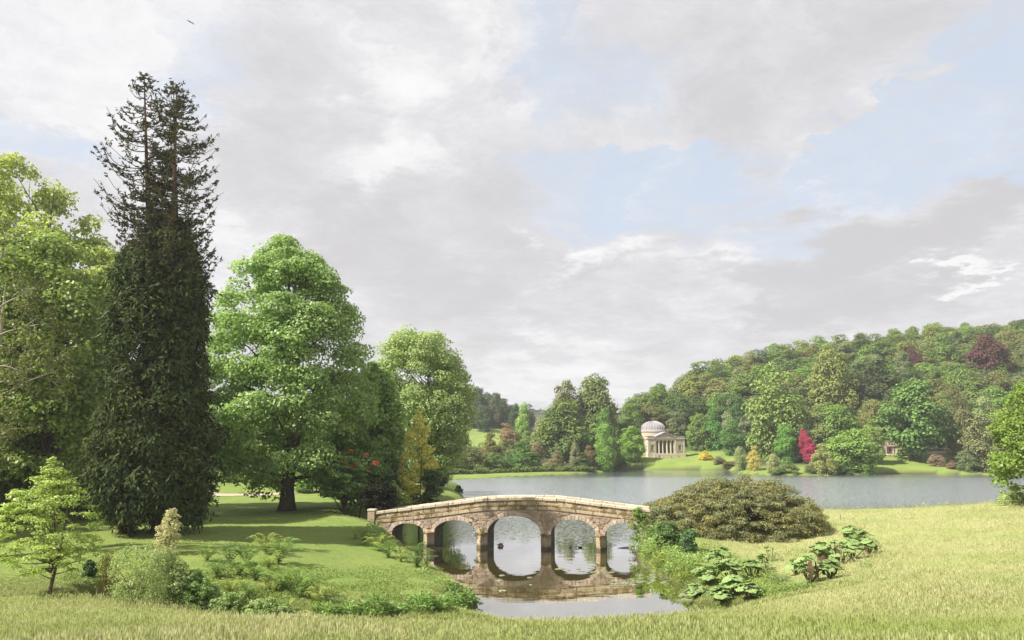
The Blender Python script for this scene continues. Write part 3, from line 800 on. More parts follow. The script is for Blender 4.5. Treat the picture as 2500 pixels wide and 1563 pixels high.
# people
def person(loc, rot, hgt, shirt, trousers, label, group, seed=1, sit=False):
    J, E, s = body_arr(hgt, rnd.uniform(0, .12), rnd.uniform(0.03, .2), seed)
    if sit:
        for k_ in J:
            x, y, z, r_ = J[k_]
            if k_ in ('kl', 'kr'): y, z = -.42, .95 - .02
            elif k_ in ('al', 'ar'): y, z = -.45, .52
            elif k_ in ('tl', 'tr'): y, z = -.57, .49
            J[k_] = (x, y, z - .47, r_)
        for a, b in (('wl', 'fl'), ('wr', 'fr')):
            for q in (a, b): J[q] = (J[q][0] * .6, -.33, .55, J[q][3])
    root = thing('person', label, 'person', loc, rot, group)
    obj('body', skin_figure('body', J, E, s, M['skin']), root)
    def cloth(nm, ks, grow, col, es):
        JJ = {q: (J[q][0], J[q][1], J[q][2], J[q][3] + grow) for q in ks}
        mt = plain(nm + '_cloth', col, 0.9)
        obj(nm, skin_figure(nm, JJ, es, s, mt), root)
    cloth('jacket', ['pel', 'che', 'sl', 'el', 'wl', 'sr', 'er', 'wr'], .03, shirt, [('pel', 'che'), ('che', 'sl'), ('sl', 'el'), ('el', 'wl'), ('che', 'sr'), ('sr', 'er'), ('er', 'wr')])
    cloth('trousers', ['pel', 'hl', 'kl', 'al', 'hr', 'kr', 'ar'], .02, trousers, [('pel', 'hl'), ('hl', 'kl'), ('kl', 'al'), ('pel', 'hr'), ('hr', 'kr'), ('kr', 'ar')])
    cloth('hair', ['hea', 'top'], .025, (0.06, 0.04, 0.03), [('hea', 'top')])
    return root
gp = 'visitors by the domed temple'
def on_ground(px, Yd):
    v = ground_at(px, Yd, 1115); return v
person(on_ground(1610.5, 374), 2.6, 1.72, (0.28, 0.05, 0.05), (0.05, 0.05, 0.08), 'person in a dark red top on the lawn before the temple steps', gp, 2)
person(on_ground(1616, 372), 0.4, 1.76, (0.75, 0.74, 0.72), (0.6, 0.58, 0.52), 'person in white on the lawn before the temple steps', gp, 3)
person(on_ground(1639, 374), 1.4, 1.74, (0.10, 0.045, 0.04), (0.03, 0.03, 0.04), 'person in dark brown clothes before the temple columns', gp, 4)
person(temple_pt(-2.1, 1.6, 0.9), 0.2, 1.75, (0.03, 0.035, 0.09), (0.03, 0.03, 0.06), 'person in navy under the portico between the first two columns', gp, 5)
person(temple_pt(0.35, 2.4, 0.9), 3.0, 1.7, (0.06, 0.07, 0.14), (0.05, 0.05, 0.06), 'person in blue-grey standing at the middle of the portico', gp, 6)
person(temple_pt(2.3, 1.8, 0.9), 3.3, 1.68, (0.12, 0.06, 0.12), (0.05, 0.04, 0.06), 'person in dull purple under the portico between the last two columns', gp, 7)
gq = 'people on the grass causeway across the lake'
person(ground_at(1456, 303, 1145), 0.3, 1.7, (0.62, 0.5, 0.47), (0.25, 0.25, 0.3), 'person in pale pink standing at the end of the causeway hedge', gq, 8)
person(ground_at(1462, 302, 1145), 0.9, 1.65, (0.4, 0.35, 0.33), (0.2, 0.18, 0.2), 'seated person in grey at the tip of the causeway', gq, 9, True)
person(ground_at(1470, 303, 1145), -0.5, 1.72, (0.78, 0.77, 0.74), (0.06, 0.06, 0.1), 'person in a white shirt nearest the tip of the causeway', gq, 10)
# cottage behind the trees on the right shore
cz = at(2163, 1110, 352)
cot = thing('stone_cottage', 'small pale stone cottage with a gabled porch half hidden by trees', 'cottage', (cz.x, 352, gz(cz.x, 352)), R(-18))
tb('wall', [(-5, 5, 0, 5, -1.0, 3.1)], M['cottage'], cot)
W = Mesh(); W.add([(-5.5, -0.6, 2.9), (5.5, -0.6, 2.9), (5.5, 5.6, 2.9), (-5.5, 5.6, 2.9), (-4.5, 2.5, 5.6), (4.5, 2.5, 5.6)], [(0, 1, 5, 4), (1, 2, 5), (2, 3, 4, 5), (3, 0, 4), (0, 3, 2, 1)])
W.build('roof', M['thatch'], cot)
W = Mesh(); W.box(-2.2, 0.2, -2.2, 0, -1, 2.6); W.add([(-2.2, -2.2, 2.6), (0.2, -2.2, 2.6), (-1, -2.2, 4.2), (-2.2, 0.5, 2.6), (0.2, 0.5, 2.6), (-1, 0.5, 4.2)], [(0, 1, 2), (0, 2, 5, 3), (1, 4, 5, 2)])
pch = W.build('porch', M['cottage'], cot)
tb('porch_shade_panel', [(-1.6, -0.4, -2.22, -2.0, -0.9, 1.9)], M['iron'], pch)  # solid dark slab; the shade inside the porch is put into its colour
tb('window', [(1.4, 2.6, -0.03, 0.05, 0.9, 2.2)], M['iron'], cot)
tb('window', [(-4.3, -3.2, -0.03, 0.05, 0.9, 2.2)], M['iron'], cot)
for xx in (0.9, 3.2, 4.6): tb('veranda_post', [(xx - 0.1, xx + 0.1, -0.6, -0.4, -1, 2.9)], M['cottage'], cot)
gq = 'visitors by the stone cottage'
person(ground_at(2170, 345, 1112), 0.5, 1.7, (0.6, 0.6, 0.62), (0.05, 0.05, 0.07), 'person in pale grey on the gravel path by the cottage', gq, 11)
person(ground_at(2175, 346, 1112), 1.5, 1.74, (0.06, 0.05, 0.06), (0.04, 0.04, 0.05), 'person in dark clothes on the gravel path by the cottage', gq, 12)
# ------------------------------------------------------------------ foliage
def leaf_mat(name, trans=0.35, var=0.35, yellow=(1.13, 1.08, 0.85), patch=0.25, pscale=0.35, gloss=0.0):
    """leaf colour comes from the object's own colour, varied leaf by leaf and bough by bough"""
    m, t = new_mat(name)
    oi = t.n('ShaderNodeObjectInfo').outputs['Color']
    geo = t.n('ShaderNodeNewGeometry')
    isl = geo.outputs['Random Per Island']
    pn = t.noise(geo.outputs['Position'], pscale, 4, 0.6)
    c = t.mix(t.ramp(isl, 0.0, 1.0, 0, 1, False), t.vmath('MULTIPLY', oi, (1 - var,) * 3), t.vmath('MULTIPLY', oi, (1 + var,) * 3))
    c = t.mix(t.ramp(pn, 0.35, 0.7, 0, patch * 2), c, t.vmath('MULTIPLY', c, yellow))
    isl2 = t.math('FRACT', t.math('MULTIPLY', isl, 17.31))
    c = t.mix(t.ramp(isl2, 0.7, 1.0, 0, 0.5), c, t.vmath('MULTIPLY', c, yellow))
    d = t.n('ShaderNodeBsdfDiffuse'); t.link(c, d.inputs['Color'])
    tr = t.n('ShaderNodeBsdfTranslucent'); t.link(t.vmath('MULTIPLY', c, (1.15, 1.25, 0.75)), tr.inputs['Color'])
    mx = t.n('ShaderNodeMixShader'); mx.inputs[0].default_value = trans
    t.link(d.outputs[0], mx.inputs[1]); t.link(tr.outputs[0], mx.inputs[2])
    out = mx.outputs[0]
    if gloss:
        g_ = t.n('ShaderNodeBsdfGlossy'); g_.inputs['Roughness'].default_value = 0.45; g_.inputs['Color'].default_value = (1, 1, 1, 1)
        m2 = t.n('ShaderNodeMixShader'); m2.inputs[0].default_value = gloss
        t.link(out, m2.inputs[1]); t.link(g_.outputs[0], m2.inputs[2]); out = m2.outputs[0]
    finish(t, out)
    return m
M['leaf'] = leaf_mat('broad_leaves', 0.42, 0.3, patch=0.2, pscale=0.3, gloss=0.02)
M['leaf_far'] = leaf_mat('distant_leaves', 0.25, 0.28, patch=0.25, pscale=0.12)
M['needle'] = leaf_mat('conifer_sprays', 0.12, 0.4, yellow=(1.6, 1.2, 0.7), patch=0.3, pscale=0.5)
M['petal'] = leaf_mat('petals', 0.3, 0.3, yellow=(1.1, 0.9, 0.9), patch=0.1)
M['blade'] = leaf_mat('grass_blades', 0.35, 0.3, yellow=(1.35, 1.15, 0.8), patch=0.3, pscale=0.4)
def bark_mat(name, a, b):
    m, t = new_mat(name); v = t.n('ShaderNodeNewGeometry').outputs['Position']
    mp = t.n('ShaderNodeMapping'); t.link(v, mp.inputs[0]); mp.inputs['Scale'].default_value = (1, 1, 0.25)
    n = t.noise(mp.outputs[0], 5, 6, 0.7)
    finish(t, principled(t, t.mix(t.ramp(n, 0.35, 0.65), a, b), 0.95, bump(t, n, 0.9, 0.06)))
    return m
M['bark'] = bark_mat('grey_brown_bark', (0.055, 0.042, 0.03), (0.13, 0.10, 0.075))
M['bark_red'] = bark_mat('reddish_conifer_bark', (0.075, 0.040, 0.025), (0.16, 0.09, 0.055))
M['bark_pale'] = bark_mat('pale_bare_bark', (0.24, 0.21, 0.16), (0.38, 0.34, 0.27))

def leaf_quads(P, N, L, W, rg, along=None):
    """rhombic leaves centred at P facing N; along gives the direction of the long axis"""
    n = len(P)
    N = N / (np.linalg.norm(N, axis=1)[:, None] + 1e-9)
    A = along if along is not None else rg.normal(size=(n, 3))
    A = A - N * np.sum(A * N, 1)[:, None]
    A /= np.linalg.norm(A, axis=1)[:, None] + 1e-9
    B = np.cross(N, A)
    L = np.broadcast_to(L, (n,))[:, None]; W = np.broadcast_to(W, (n,))[:, None]
    k = rg.uniform(-0.15, 0.25, (n, 1))
    V = np.stack([P - A * L, P + B * W + A * L * k, P + A * L, P - B * W + A * L * k], 1).reshape(-1, 3)
    return V, np.arange(4 * n).reshape(n, 4)
def unit(n, rg):
    v = rg.normal(size=(n, 3)); return v / np.linalg.norm(v, axis=1)[:, None]
def clump_leaves(C, RAD, n_per, L, W, rg, up=0.35, rand=0.55, flat=0.72, shell=0.55, along_out=0.0, droop=0.0):
    C = np.asarray(C, float); m = len(C)
    n_each = np.maximum(3, (n_per * (RAD / RAD.mean()) ** 2)).astype(int)
    idx = np.repeat(np.arange(m), n_each); n = len(idx)
    d = unit(n, rg); low = d[:, 2] < -0.25
    d[low, 2] *= np.where(rg.random(low.sum()) < 0.6, -1, 1); d /= np.linalg.norm(d, axis=1)[:, None]
    # every clump is lumpy: radius wobbles with direction
    ph = rg.uniform(0, 6.28, (m, 3))[idx]
    wob = 1 + 0.22 * np.sin(3.1 * d[:, 0] + ph[:, 0]) * np.sin(2.7 * d[:, 1] + ph[:, 1]) + 0.15 * np.sin(4.3 * d[:, 2] + ph[:, 2])
    r = RAD[idx] * wob * (shell + (1 - shell) * rg.random(n) ** 0.6)
    sc = np.array([1, 1, flat])
    P = C[idx] + d * r[:, None] * sc
    N = d + np.array([0, 0, up]) + rg.normal(size=(n, 3)) * rand
    al = None
    if along_out or droop:
        al = d * along_out + np.array([0, 0, -droop]) + rg.normal(size=(n, 3)) * 0.35
    s = rg.uniform(0.65, 1.25, n)
    return leaf_quads(P, N, L * s, W * s, rg, al)
def prof_interp(prof):
    z = np.array([p[0] for p in prof]); c = np.array([p[1] for p in prof]); r = np.array([p[2] for p in prof])
    o = np.argsort(z); return z[o], c[o], r[o]
def crown_clumps(prof, n, cr, rg, inner=0.25, sq=1.0, nout=1.0):
    """clump centres through a crown whose outline is prof = [(z, centre x, radius)]"""
    z, c, r = prof_interp(prof)
    zz = np.linspace(z[0], z[-1], 200); rr = np.interp(zz, z, r); wgt = (rr + 0.3) ; wgt /= wgt.sum()
    k = rg.choice(200, n, p=wgt); Z = zz[k] + rg.uniform(-0.3, 0.3, n)
    RR = np.interp(Z, z, r); CX = np.interp(Z, z, c)
    a = rg.uniform(0, 2 * PI, n)
    q = np.where(rg.random(n) < inner, rg.uniform(0.1, 0.65, n), rg.uniform(0.82, 1.03, n))
    crr = cr * rg.uniform(0.65, 1.35, n)
    crr = np.minimum(crr, np.maximum(RR * 0.75, cr * 0.4))
    rad = np.maximum(RR - crr * 0.75, 0.05) * q
    C = np.stack([CX + rad * np.cos(a), rad * np.sin(a) * sq, Z], 1)
    return C, crr
def limb_arr(arr, base, C, trunk_r, rg, n=24, sides=5, zfrac=(0.3, 0.85), height=10):
    """limbs rising from the stem to some of the clumps"""
    ks = rg.choice(len(C), min(n, len(C)), replace=False)
    for k in ks:
        e = C[k]; z0 = min(height * rg.uniform(*zfrac), e[2] - 0.1 * height * rg.random())
        z0 = max(z0, base + 0.05 * height)
        s = np.array([0, 0, z0]); mid = (s + e) / 2 + np.array([0, 0, -0.06 * np.linalg.norm(e - s)]) + rg.normal(size=3) * 0.03 * np.linalg.norm(e - s)
        tt = np.linspace(0, 1, 6)[:, None]
        pts = (1 - tt) ** 2 * s + 2 * tt * (1 - tt) * mid + tt ** 2 * e
        r0 = trunk_r * rg.uniform(0.22, 0.42) * (1 - 0.5 * z0 / height)
        V_, F_ = tube_arr(pts, np.linspace(r0, r0 * 0.15, 6), sides); arr.add(V_, F_)
def trunk_arr(arr, h, r, rg, lean=0.0, sides=9, flare=1.6):
    zs = np.array([-0.6, 0.0, 0.03, 0.08, 0.2, 0.45, 0.7, 1.0]) * h; zs[0] = -0.6
    rr = np.array([flare * 1.15, flare, 1.25, 1.05, 0.95, 0.7, 0.42, 0.08]) * r
    xs = np.cumsum(rg.normal(0, 0.012 * h, 8)) * np.array([0, 0, 0, .3, .6, 1, 1, 1]) + lean * np.maximum(zs, 0)
    ys = np.cumsum(rg.normal(0, 0.012 * h, 8)) * np.array([0, 0, 0, .3, .6, 1, 1, 1])
    V_, F_ = tube_arr(np.stack([xs, ys, zs], 1), rr, sides); arr.add(V_, F_)

def hit(px, py, y0=14.0, y1=640.0):
    """where the sight line through a photo pixel meets the ground"""
    Y = np.linspace(y0, y1, 160) if y1 < 200 else y0 * (y1 / y0) ** np.linspace(0, 1, 260)
    for _ in range(2):
        x = side(px, py) * Y; z = EYE + slope(py) * Y
        g_ = land(x, Y)
        k = max(int(np.argmax(z <= g_)), 1)
        if _ == 0: Y = np.linspace(Y[k - 1], Y[k], 24)
    return Vector((x[k], Y[k], g_[k]))

def hero_tree(name, label, cat, base, prof_px, Yd, n_cl, cr, n_leaf, L, W, color, trunk_r, mat='leaf', seed=1, bark='bark', limbs=30, limb_z=(0.12, 0.8), trunk_h=0.9, group=None, sq=0.9, inner=0.25, **kw):
    rg = np.random.default_rng(seed)
    b = base; root = thing(name, label, cat, b, 0, group)
    prof = []
    for py, xl, xr in prof_px:
        A = at(xl, py, Yd); B = at(xr, py, Yd)
        prof.append((A.z - b.z, (A.x + B.x) / 2 - b.x, (B.x - A.x) / 2 * 1.06))
    C, RAD = crown_clumps(prof, n_cl, cr, rg, inner=inner, sq=sq)
    V_, F_ = clump_leaves(C, RAD, n_leaf, L, W, rg, **kw)
    obj('crown', mesh_arr('crown', V_, F_, M[mat]), root, color=color)
    h = max(p[0] for p in prof)
    tr = Arr(); trunk_arr(tr, h * trunk_h, trunk_r, rg)
    limb_arr(tr, 0, C, trunk_r, rg, n=limbs, zfrac=limb_z, height=h)
    obj('trunk', tr.mesh('trunk', M[bark], True), root)
    return root

# ---- unit crowns shared by the distant trees (height 1, half-width 0.5) ----
def unit_crown(kind, seed, nq=1.0):
    rg = np.random.default_rng(seed)
    P = {'round': [(0.10, 0, .30), (0.2, 0, .44), (0.42, 0, .5), (0.65, 0, .47), (0.82, 0, .40), (0.9, 0, .30)],
         'oval': [(0.08, 0, .30), (0.25, 0, .45), (0.5, 0, .5), (0.72, 0, .44), (0.83, 0, .37), (0.89, 0, .30)],
         'tall': [(0.05, 0, .35), (0.3, 0, .48), (0.6, 0, .46), (0.8, 0, .41), (0.89, 0, .32)],
         'cone': [(0.03, 0, .42), (0.15, 0, .5), (0.4, 0, .42), (0.65, 0, .28), (0.85, 0, .15), (1.0, 0, .03)],
         'spread': [(0.28, 0, .28), (0.38, 0, .47), (0.55, 0, .5), (0.75, 0, .42), (0.9, 0, .27)],
         'bush': [(0.0, 0, .42), (0.15, 0, .5), (0.45, 0, .49), (0.7, 0, .40), (0.88, 0, .28), (0.94, 0, .2)]}[kind]
    n = {'bush': 44}.get(kind, 58)
    C, RAD = crown_clumps(P, n, 0.165, rg, inner=0.15)
    C[:, 0] += rg.normal(0, 0.012, n)
    V_, F_ = clump_leaves(C, RAD, int(200 * nq), 0.0215, 0.0165, rg, up=0.6, rand=0.42, flat=0.8)
    me = mesh_arr('crown_' + kind, V_, F_, M['leaf_far'])
    tr = Arr(); trunk_arr(tr, 0.8, 0.022, rg, sides=6, flare=1.5); limb_arr(tr, 0, C, 0.022, rg, n=12, sides=4, zfrac=(0.15, 0.7), height=1)
    return me, tr.mesh('trunk_' + kind, M['bark'], True)
UC = {k: [unit_crown(k, 100 + 7 * i + j * 31) for j in range(3)] for i, k in enumerate(['round', 'oval', 'tall', 'cone', 'spread', 'bush'])}
TREES = []
FOOT = {(1806, 1092): 1150, (1840, 1102): 1148, (1887, 1108): 1155, (2006, 1096): 1157, (1925, 1133): 1156, (1900, 1148): 1158, (1977, 1134): 1156, (2026, 1145): 1158, (2060, 1140): 1157, (2285, 1110): 1138, (2328, 1128): 1144,
        (2000, 1120): 1142, (1948, 1112): 1130, (1755, 1118): 1130, (1785, 1126): 1140, (2160, 1088): 1106, (2360, 1100): 1148, (1359, 1110): 1143, (1440, 1098): 1142, (1404, 1077): 1141, (1482, 1104): 1143, (1540, 1057): 1124, (1722, 1105): 1123,
        (1976, 1074): 1134, (1968, 1050): 1130, (1271, 1090): 1147, (1195, 1072): 1140, (1150, 1092): 1148, (1112, 1108): 1150, (1208, 1106): 1148, (1310, 1080): 1138, (1335, 1130): 1145, (1420, 1112): 1142, (1508, 1112): 1138, (2225, 966): 1127, (2105, 1102): 1156, (2395, 1040): 1150, (2072, 1060): 1148}
def far_tree(kind, px, Yd, top_py, w_px, color, label, group=None, name=None, cat='tree', base=None, sink=0.3, depth=1.0, var=None, foot=None):
    foot = foot or FOOT.get((px, top_py))
    if foot is not None:
        hp_ = hit(px, foot, 200.0)
        if 200.5 < hp_.y < 460: Yd = hp_.y
    x = side(px, top_py) * Yd
    z0 = gz(x, Yd) if base is None else base
    top = at(px, top_py, Yd).z
    h = max(top - z0, 1.0) + sink
    wd = at(px + w_px, top_py, Yd).x - x
    v = rnd.randrange(3) if var is None else var
    me, tm = UC[kind][v]
    nm = name or {'bush': 'bush', 'cone': 'conical_tree'}.get(kind, 'broadleaf_tree')
    root = thing(nm, label, cat, (x, Yd, z0 - sink), rnd.uniform(0, 6.28), group)
    s = (wd * 1.0, wd * depth, h)
    f_ = 1.0 if max(color) > 0.3 else 1.95
    c = tuple(min(0.9, k * f_ * rnd.uniform(0.93, 1.07)) for k in color)
    obj('crown', me, root, scale=s, color=c)
    if name in ('rhododendron', 'azalea'):
        c_ = root.children[0] if root.children else None
        cr_ = [o for o in COL.objects if o.parent is root][0]
        cr_.material_slots[0].link = 'OBJECT'; cr_.material_slots[0].material = M['petal']
    if kind != 'bush': obj('trunk', tm, root, scale=(h * 0.9, h * 0.9, h))
    else: obj('stems', tm, root, scale=(h * 0.5, h * 0.5, h * 0.9))
    TREES.append((x, Yd, wd / 2))
    return root
G_MID = (0.080, 0.112, 0.034); G_DARK = (0.048, 0.072, 0.028); G_OLIVE = (0.105, 0.112, 0.042); G_YEL = (0.135, 0.155, 0.045); G_BRIGHT = (0.085, 0.135, 0.036); G_GREY = (0.10, 0.12, 0.06)
BROWN = (0.13, 0.095, 0.055); PALE = (0.19, 0.20, 0.085)

# ---------------- notable trees and shrubs across the lake
far_tree('tall', 1277, 425, 1008, 46, (0.15, 0.23, 0.06), 'small bright green tree left of the big dark tree beyond the causeway')
far_tree('round', 1376, 350, 1003, 138, G_MID, 'broad dark rounded tree beyond the causeway hedge')
far_tree('oval', 1325, 362, 1040, 62, (0.15, 0.16, 0.055), 'olive-yellow tree against the left side of the broad dark tree')
far_tree('spread', 1452, 392, 934, 116, (0.085, 0.115, 0.036), 'tallest open-crowned tree behind the causeway end', var=1)
far_tree('round', 1380, 388, 966, 92, G_OLIVE, 'olive tree behind and left of the tallest open-crowned tree')
far_tree('cone', 1404, 326, 1077, 36, (0.13, 0.125, 0.07), 'grey-olive conical tree at the middle of the causeway shrubs', cat='conifer', name='conifer')
far_tree('bush', 1359, 322, 1110, 44, (0.13, 0.11, 0.06), 'brownish shrub below the broad dark tree', cat='shrub')
far_tree('bush', 1440, 322, 1098, 42, (0.12, 0.09, 0.055), 'reddish-brown shrub near the tip of the causeway', cat='shrub')
far_tree('oval', 1474, 355, 1026, 52, G_BRIGHT, 'bright green tree left of the temple, rear of a pair')
far_tree('round', 1474, 335, 1058, 58, (0.12, 0.18, 0.045), 'light green rounded tree left of the temple, front of a pair')
far_tree('round', 1482, 318, 1104, 50, (0.20, 0.23, 0.05), 'small yellow-green maple at the water left of the temple lawn', cat='tree')
far_tree('round', 1540, 352, 1057, 72, (0.12, 0.175, 0.045), 'light green tree touching the left corner of the temple')
far_tree('oval', 1575, 392, 1056, 34, (0.13, 0.08, 0.065), 'thin purplish-brown tree just behind the left corner of the temple')
far_tree('bush', 1271, 322, 1090, 100, (0.070, 0.115, 0.035), 'large green dome-shaped bush behind the causeway hedge', cat='bush')
far_tree('bush', 1240, 420, 1048, 70, (0.15, 0.12, 0.06), 'brownish tree behind the dome-shaped bush', cat='tree')
far_tree('bush', 1195, 355, 1072, 74, G_OLIVE, 'olive bush rising left of the dome-shaped bush', cat='bush')
far_tree('bush', 1150, 330, 1092, 76, (0.10, 0.11, 0.045), 'grey-olive bush at the left end of the causeway hedge', cat='bush')
far_tree('bush', 1112, 318, 1108, 60, (0.085, 0.12, 0.04), 'dull green bush beside the lime-green tree across the water', cat='bush')
far_tree('bush', 1208, 322, 1106, 56, (0.08, 0.115, 0.04), 'mid-green bush between the grey-olive bush and the dome-shaped bush', cat='bush')
far_tree('bush', 1310, 330, 1080, 44, (0.13, 0.115, 0.065), 'greyish-brown shrub right of the dome-shaped bush', cat='shrub')
far_tree('bush', 1335, 318, 1130, 26, (0.16, 0.18, 0.07), 'small pale shrub on the causeway below the broad dark tree', cat='shrub')
far_tree('bush', 1290, 400, 1062, 50, (0.10, 0.13, 0.05), 'green bush below the small bright green tree', cat='bush')
far_tree('bush', 1228, 360, 1080, 40, (0.12, 0.14, 0.055), 'pale olive bush above the dome-shaped bush', cat='bush')
far_tree('bush', 1420, 336, 1112, 50, (0.05, 0.085, 0.03), 'dark green shrub between the conical tree and the reddish-brown shrub', cat='shrub')
far_tree('bush', 1508, 340, 1112, 44, (0.05, 0.085, 0.03), 'dark green shrub beside the left foot of the temple lawn', cat='shrub')
# right of the temple
far_tree('cone', 1738, 392, 1000, 74, (0.065, 0.135, 0.034), 'tall conical green tree right of the temple', name='conical_tree')
far_tree('round', 1694, 398, 1032, 42, (0.10, 0.18, 0.045), 'light green round tree touching the right corner of the temple')
far_tree('oval', 1786, 372, 1040, 62, (0.06, 0.11, 0.034), 'dark green tree between the conical tree and the big light green tree')
far_tree('tall', 1888, 352, 936, 152, (0.11, 0.165, 0.045), 'big light green tree standing on the right shore', var=0)
far_tree('tall', 1918, 336, 1056, 62, (0.085, 0.16, 0.04), 'smaller bright green tree in front of the big light green one')
far_tree('spread', 2040, 345, 1000, 112, (0.085, 0.13, 0.038), 'flat-layered green tree behind the magenta rhododendron')
far_tree('round', 2128, 398, 905, 150, (0.052, 0.068, 0.028), 'very dark broad tree in the middle of the right hillside')
far_tree('round', 2030, 392, 888, 122, (0.12, 0.135, 0.042), 'olive broad tree left of the very dark one on the hillside')
far_tree('spread', 2225, 322, 966, 168, (0.08, 0.13, 0.04), 'broad green tree with a bare trunk standing on the cottage lawn', var=2)
far_tree('round', 2072, 320, 1060, 130, (0.125, 0.185, 0.045), 'yellow-green tree overhanging the water left of the cottage lawn')
far_tree('round', 2128, 330, 1036, 60, (0.11, 0.165, 0.045), 'light green tree just left of the cottage')
far_tree('bush', 2105, 312, 1102, 66, (0.07, 0.125, 0.035), 'low green bush at the water left of the cottage lawn', cat='bush')
far_tree('oval', 2335, 336, 974, 76, (0.10, 0.095, 0.042), 'brown-green ivy-clad tree right of the cottage lawn')
far_tree('round', 2395, 316, 1040, 110, (0.105, 0.125, 0.06), 'grey-green willow-like tree on the right shore')
far_tree('oval', 2402, 345, 990, 66, (0.15, 0.19, 0.085), 'pale silvery green tree above the grey-green one on the right shore')
far_tree('round', 2450, 330, 1030, 90, (0.08, 0.11, 0.04), 'dull green tree behind the bright maple at the right shore')
far_tree('oval', 2232, 440, 864, 46, (0.065, 0.034, 0.032), 'small copper beech high on the hillside', name='copper_beech')
far_tree('round', 2408, 428, 834, 104, (0.062, 0.032, 0.03), 'large dark purple copper beech near the ridge', name='copper_beech')
far_tree('round', 1800, 388, 985, 60, (0.05, 0.085, 0.03), 'dark tree above the shaded gap right of the conical tree')
far_tree('bush', 1722, 352, 1105, 36, (0.66, 0.55, 0.09), 'yellow-flowering azalea on the lawn right of the temple', cat='shrub', name='azalea')
rh = far_tree('bush', 1978, 331, 1080, 44, (0.44, 0.075, 0.15), 'magenta rhododendron in flower on the right shore', cat='shrub', name='rhododendron')
far_tree('round', 1964, 333, 1058, 32, (0.40, 0.06, 0.12), 'narrow taller magenta rhododendron behind the wider one', cat='shrub', name='rhododendron')
for px, Yd, top, w_, c, lb in [
    (1806, 332, 1092, 40, (0.15, 0.17, 0.08), 'pale grey-green willow shrub at the water, leftmost of the shore shrubs'),
    (1840, 326, 1102, 42, (0.24, 0.21, 0.07), 'yellowish pale shrub at the water below the big light green tree'),
    (1887, 324, 1108, 34, (0.17, 0.19, 0.085), 'narrow pale green shrub at the water right of the yellowish one'),
    (2006, 314, 1096, 66, (0.165, 0.175, 0.075), 'broad pale olive shrub at the water right of the magenta rhododendron'),
    (1925, 314, 1133, 54, (0.10, 0.135, 0.045), 'low clipped green shrub on the shore below the rhododendron'),
    (1900, 311, 1148, 40, (0.085, 0.13, 0.045), 'lowest green tussock at the water near the narrow pale shrub'),
    (1977, 310, 1134, 34, (0.12, 0.125, 0.055), 'small olive-brown shrub at the water below the rhododendron'),
    (2026, 306, 1145, 44, (0.09, 0.13, 0.045), 'low green shrub at the water below the broad pale olive one'),
    (2060, 306, 1140, 50, (0.06, 0.10, 0.035), 'low dark shrub at the water under the yellow-green tree'),
    (2285, 322, 1110, 44, (0.16, 0.115, 0.09), 'pinkish-brown low shrub at the right edge of the cottage lawn'),
    (2328, 308, 1128, 36, (0.15, 0.10, 0.085), 'small reddish-brown shrub by the water right of the cottage lawn'),
    (2000, 330, 1120, 60, (0.045, 0.075, 0.028), 'dark shrub behind the broad pale olive shrub'),
    (1948, 336, 1112, 50, (0.030, 0.05, 0.022), 'dark shrub under the magenta rhododendron'),
    (1755, 356, 1118, 40, (0.13, 0.11, 0.06), 'low brownish shrub right of the yellow azalea'),
    (1785, 348, 1126, 50, (0.10, 0.11, 0.05), 'low olive shrub at the right end of the temple lawn'),
    (2160, 342, 1088, 26, (0.16, 0.12, 0.10), 'pinkish-grey shrub growing beside the cottage'),
    (2360, 318, 1100, 60, (0.085, 0.105, 0.05), 'grey-green bush at the foot of the ivy-clad tree')]:
    far_tree('bush', px, Yd, top, w_, c, lb, cat='shrub', name='shrub')

# ---------------- the wooded hillside
tones = [(G_MID, 'mid-green'), (G_DARK, 'dark green'), (G_OLIVE, 'olive'), (G_YEL, 'yellow-green'), (G_BRIGHT, 'bright green'), (G_GREY, 'grey-green'), ((0.058, 0.088, 0.032), 'deep green'), ((0.112, 0.138, 0.048), 'light green')]
twt = [0.24, 0.10, 0.17, 0.07, 0.13, 0.08, 0.10, 0.11]
marks = [(1300, 1505, 'left of the domed temple'), (1505, 1560, 'above the left of the temple'), (1560, 1615, 'above the temple dome'), (1615, 1680, 'above the temple portico'), (1680, 1750, 'above the yellow azalea'), (1750, 1820, 'left of the big shore tree'), (1820, 1890, 'above the big shore tree'), (1890, 1960, 'right above the big shore tree'),
         (1960, 2030, 'above the magenta rhododendron'), (2030, 2100, 'left of the darkest broad tree'), (2100, 2170, 'around the darkest broad tree'), (2170, 2230, 'above the cottage'), (2230, 2300, 'above the cottage lawn'), (2300, 2360, 'left of the big copper beech'), (2360, 2430, 'near the big copper beech'), (2430, 3000, 'at the right picture edge')]
def zone(px):
    for a, b, s in marks:
        if a <= px < b: return s
    return 'left of the temple trees'
cnt = 0
hl_rng = random.Random(21)
Yr = 352.0
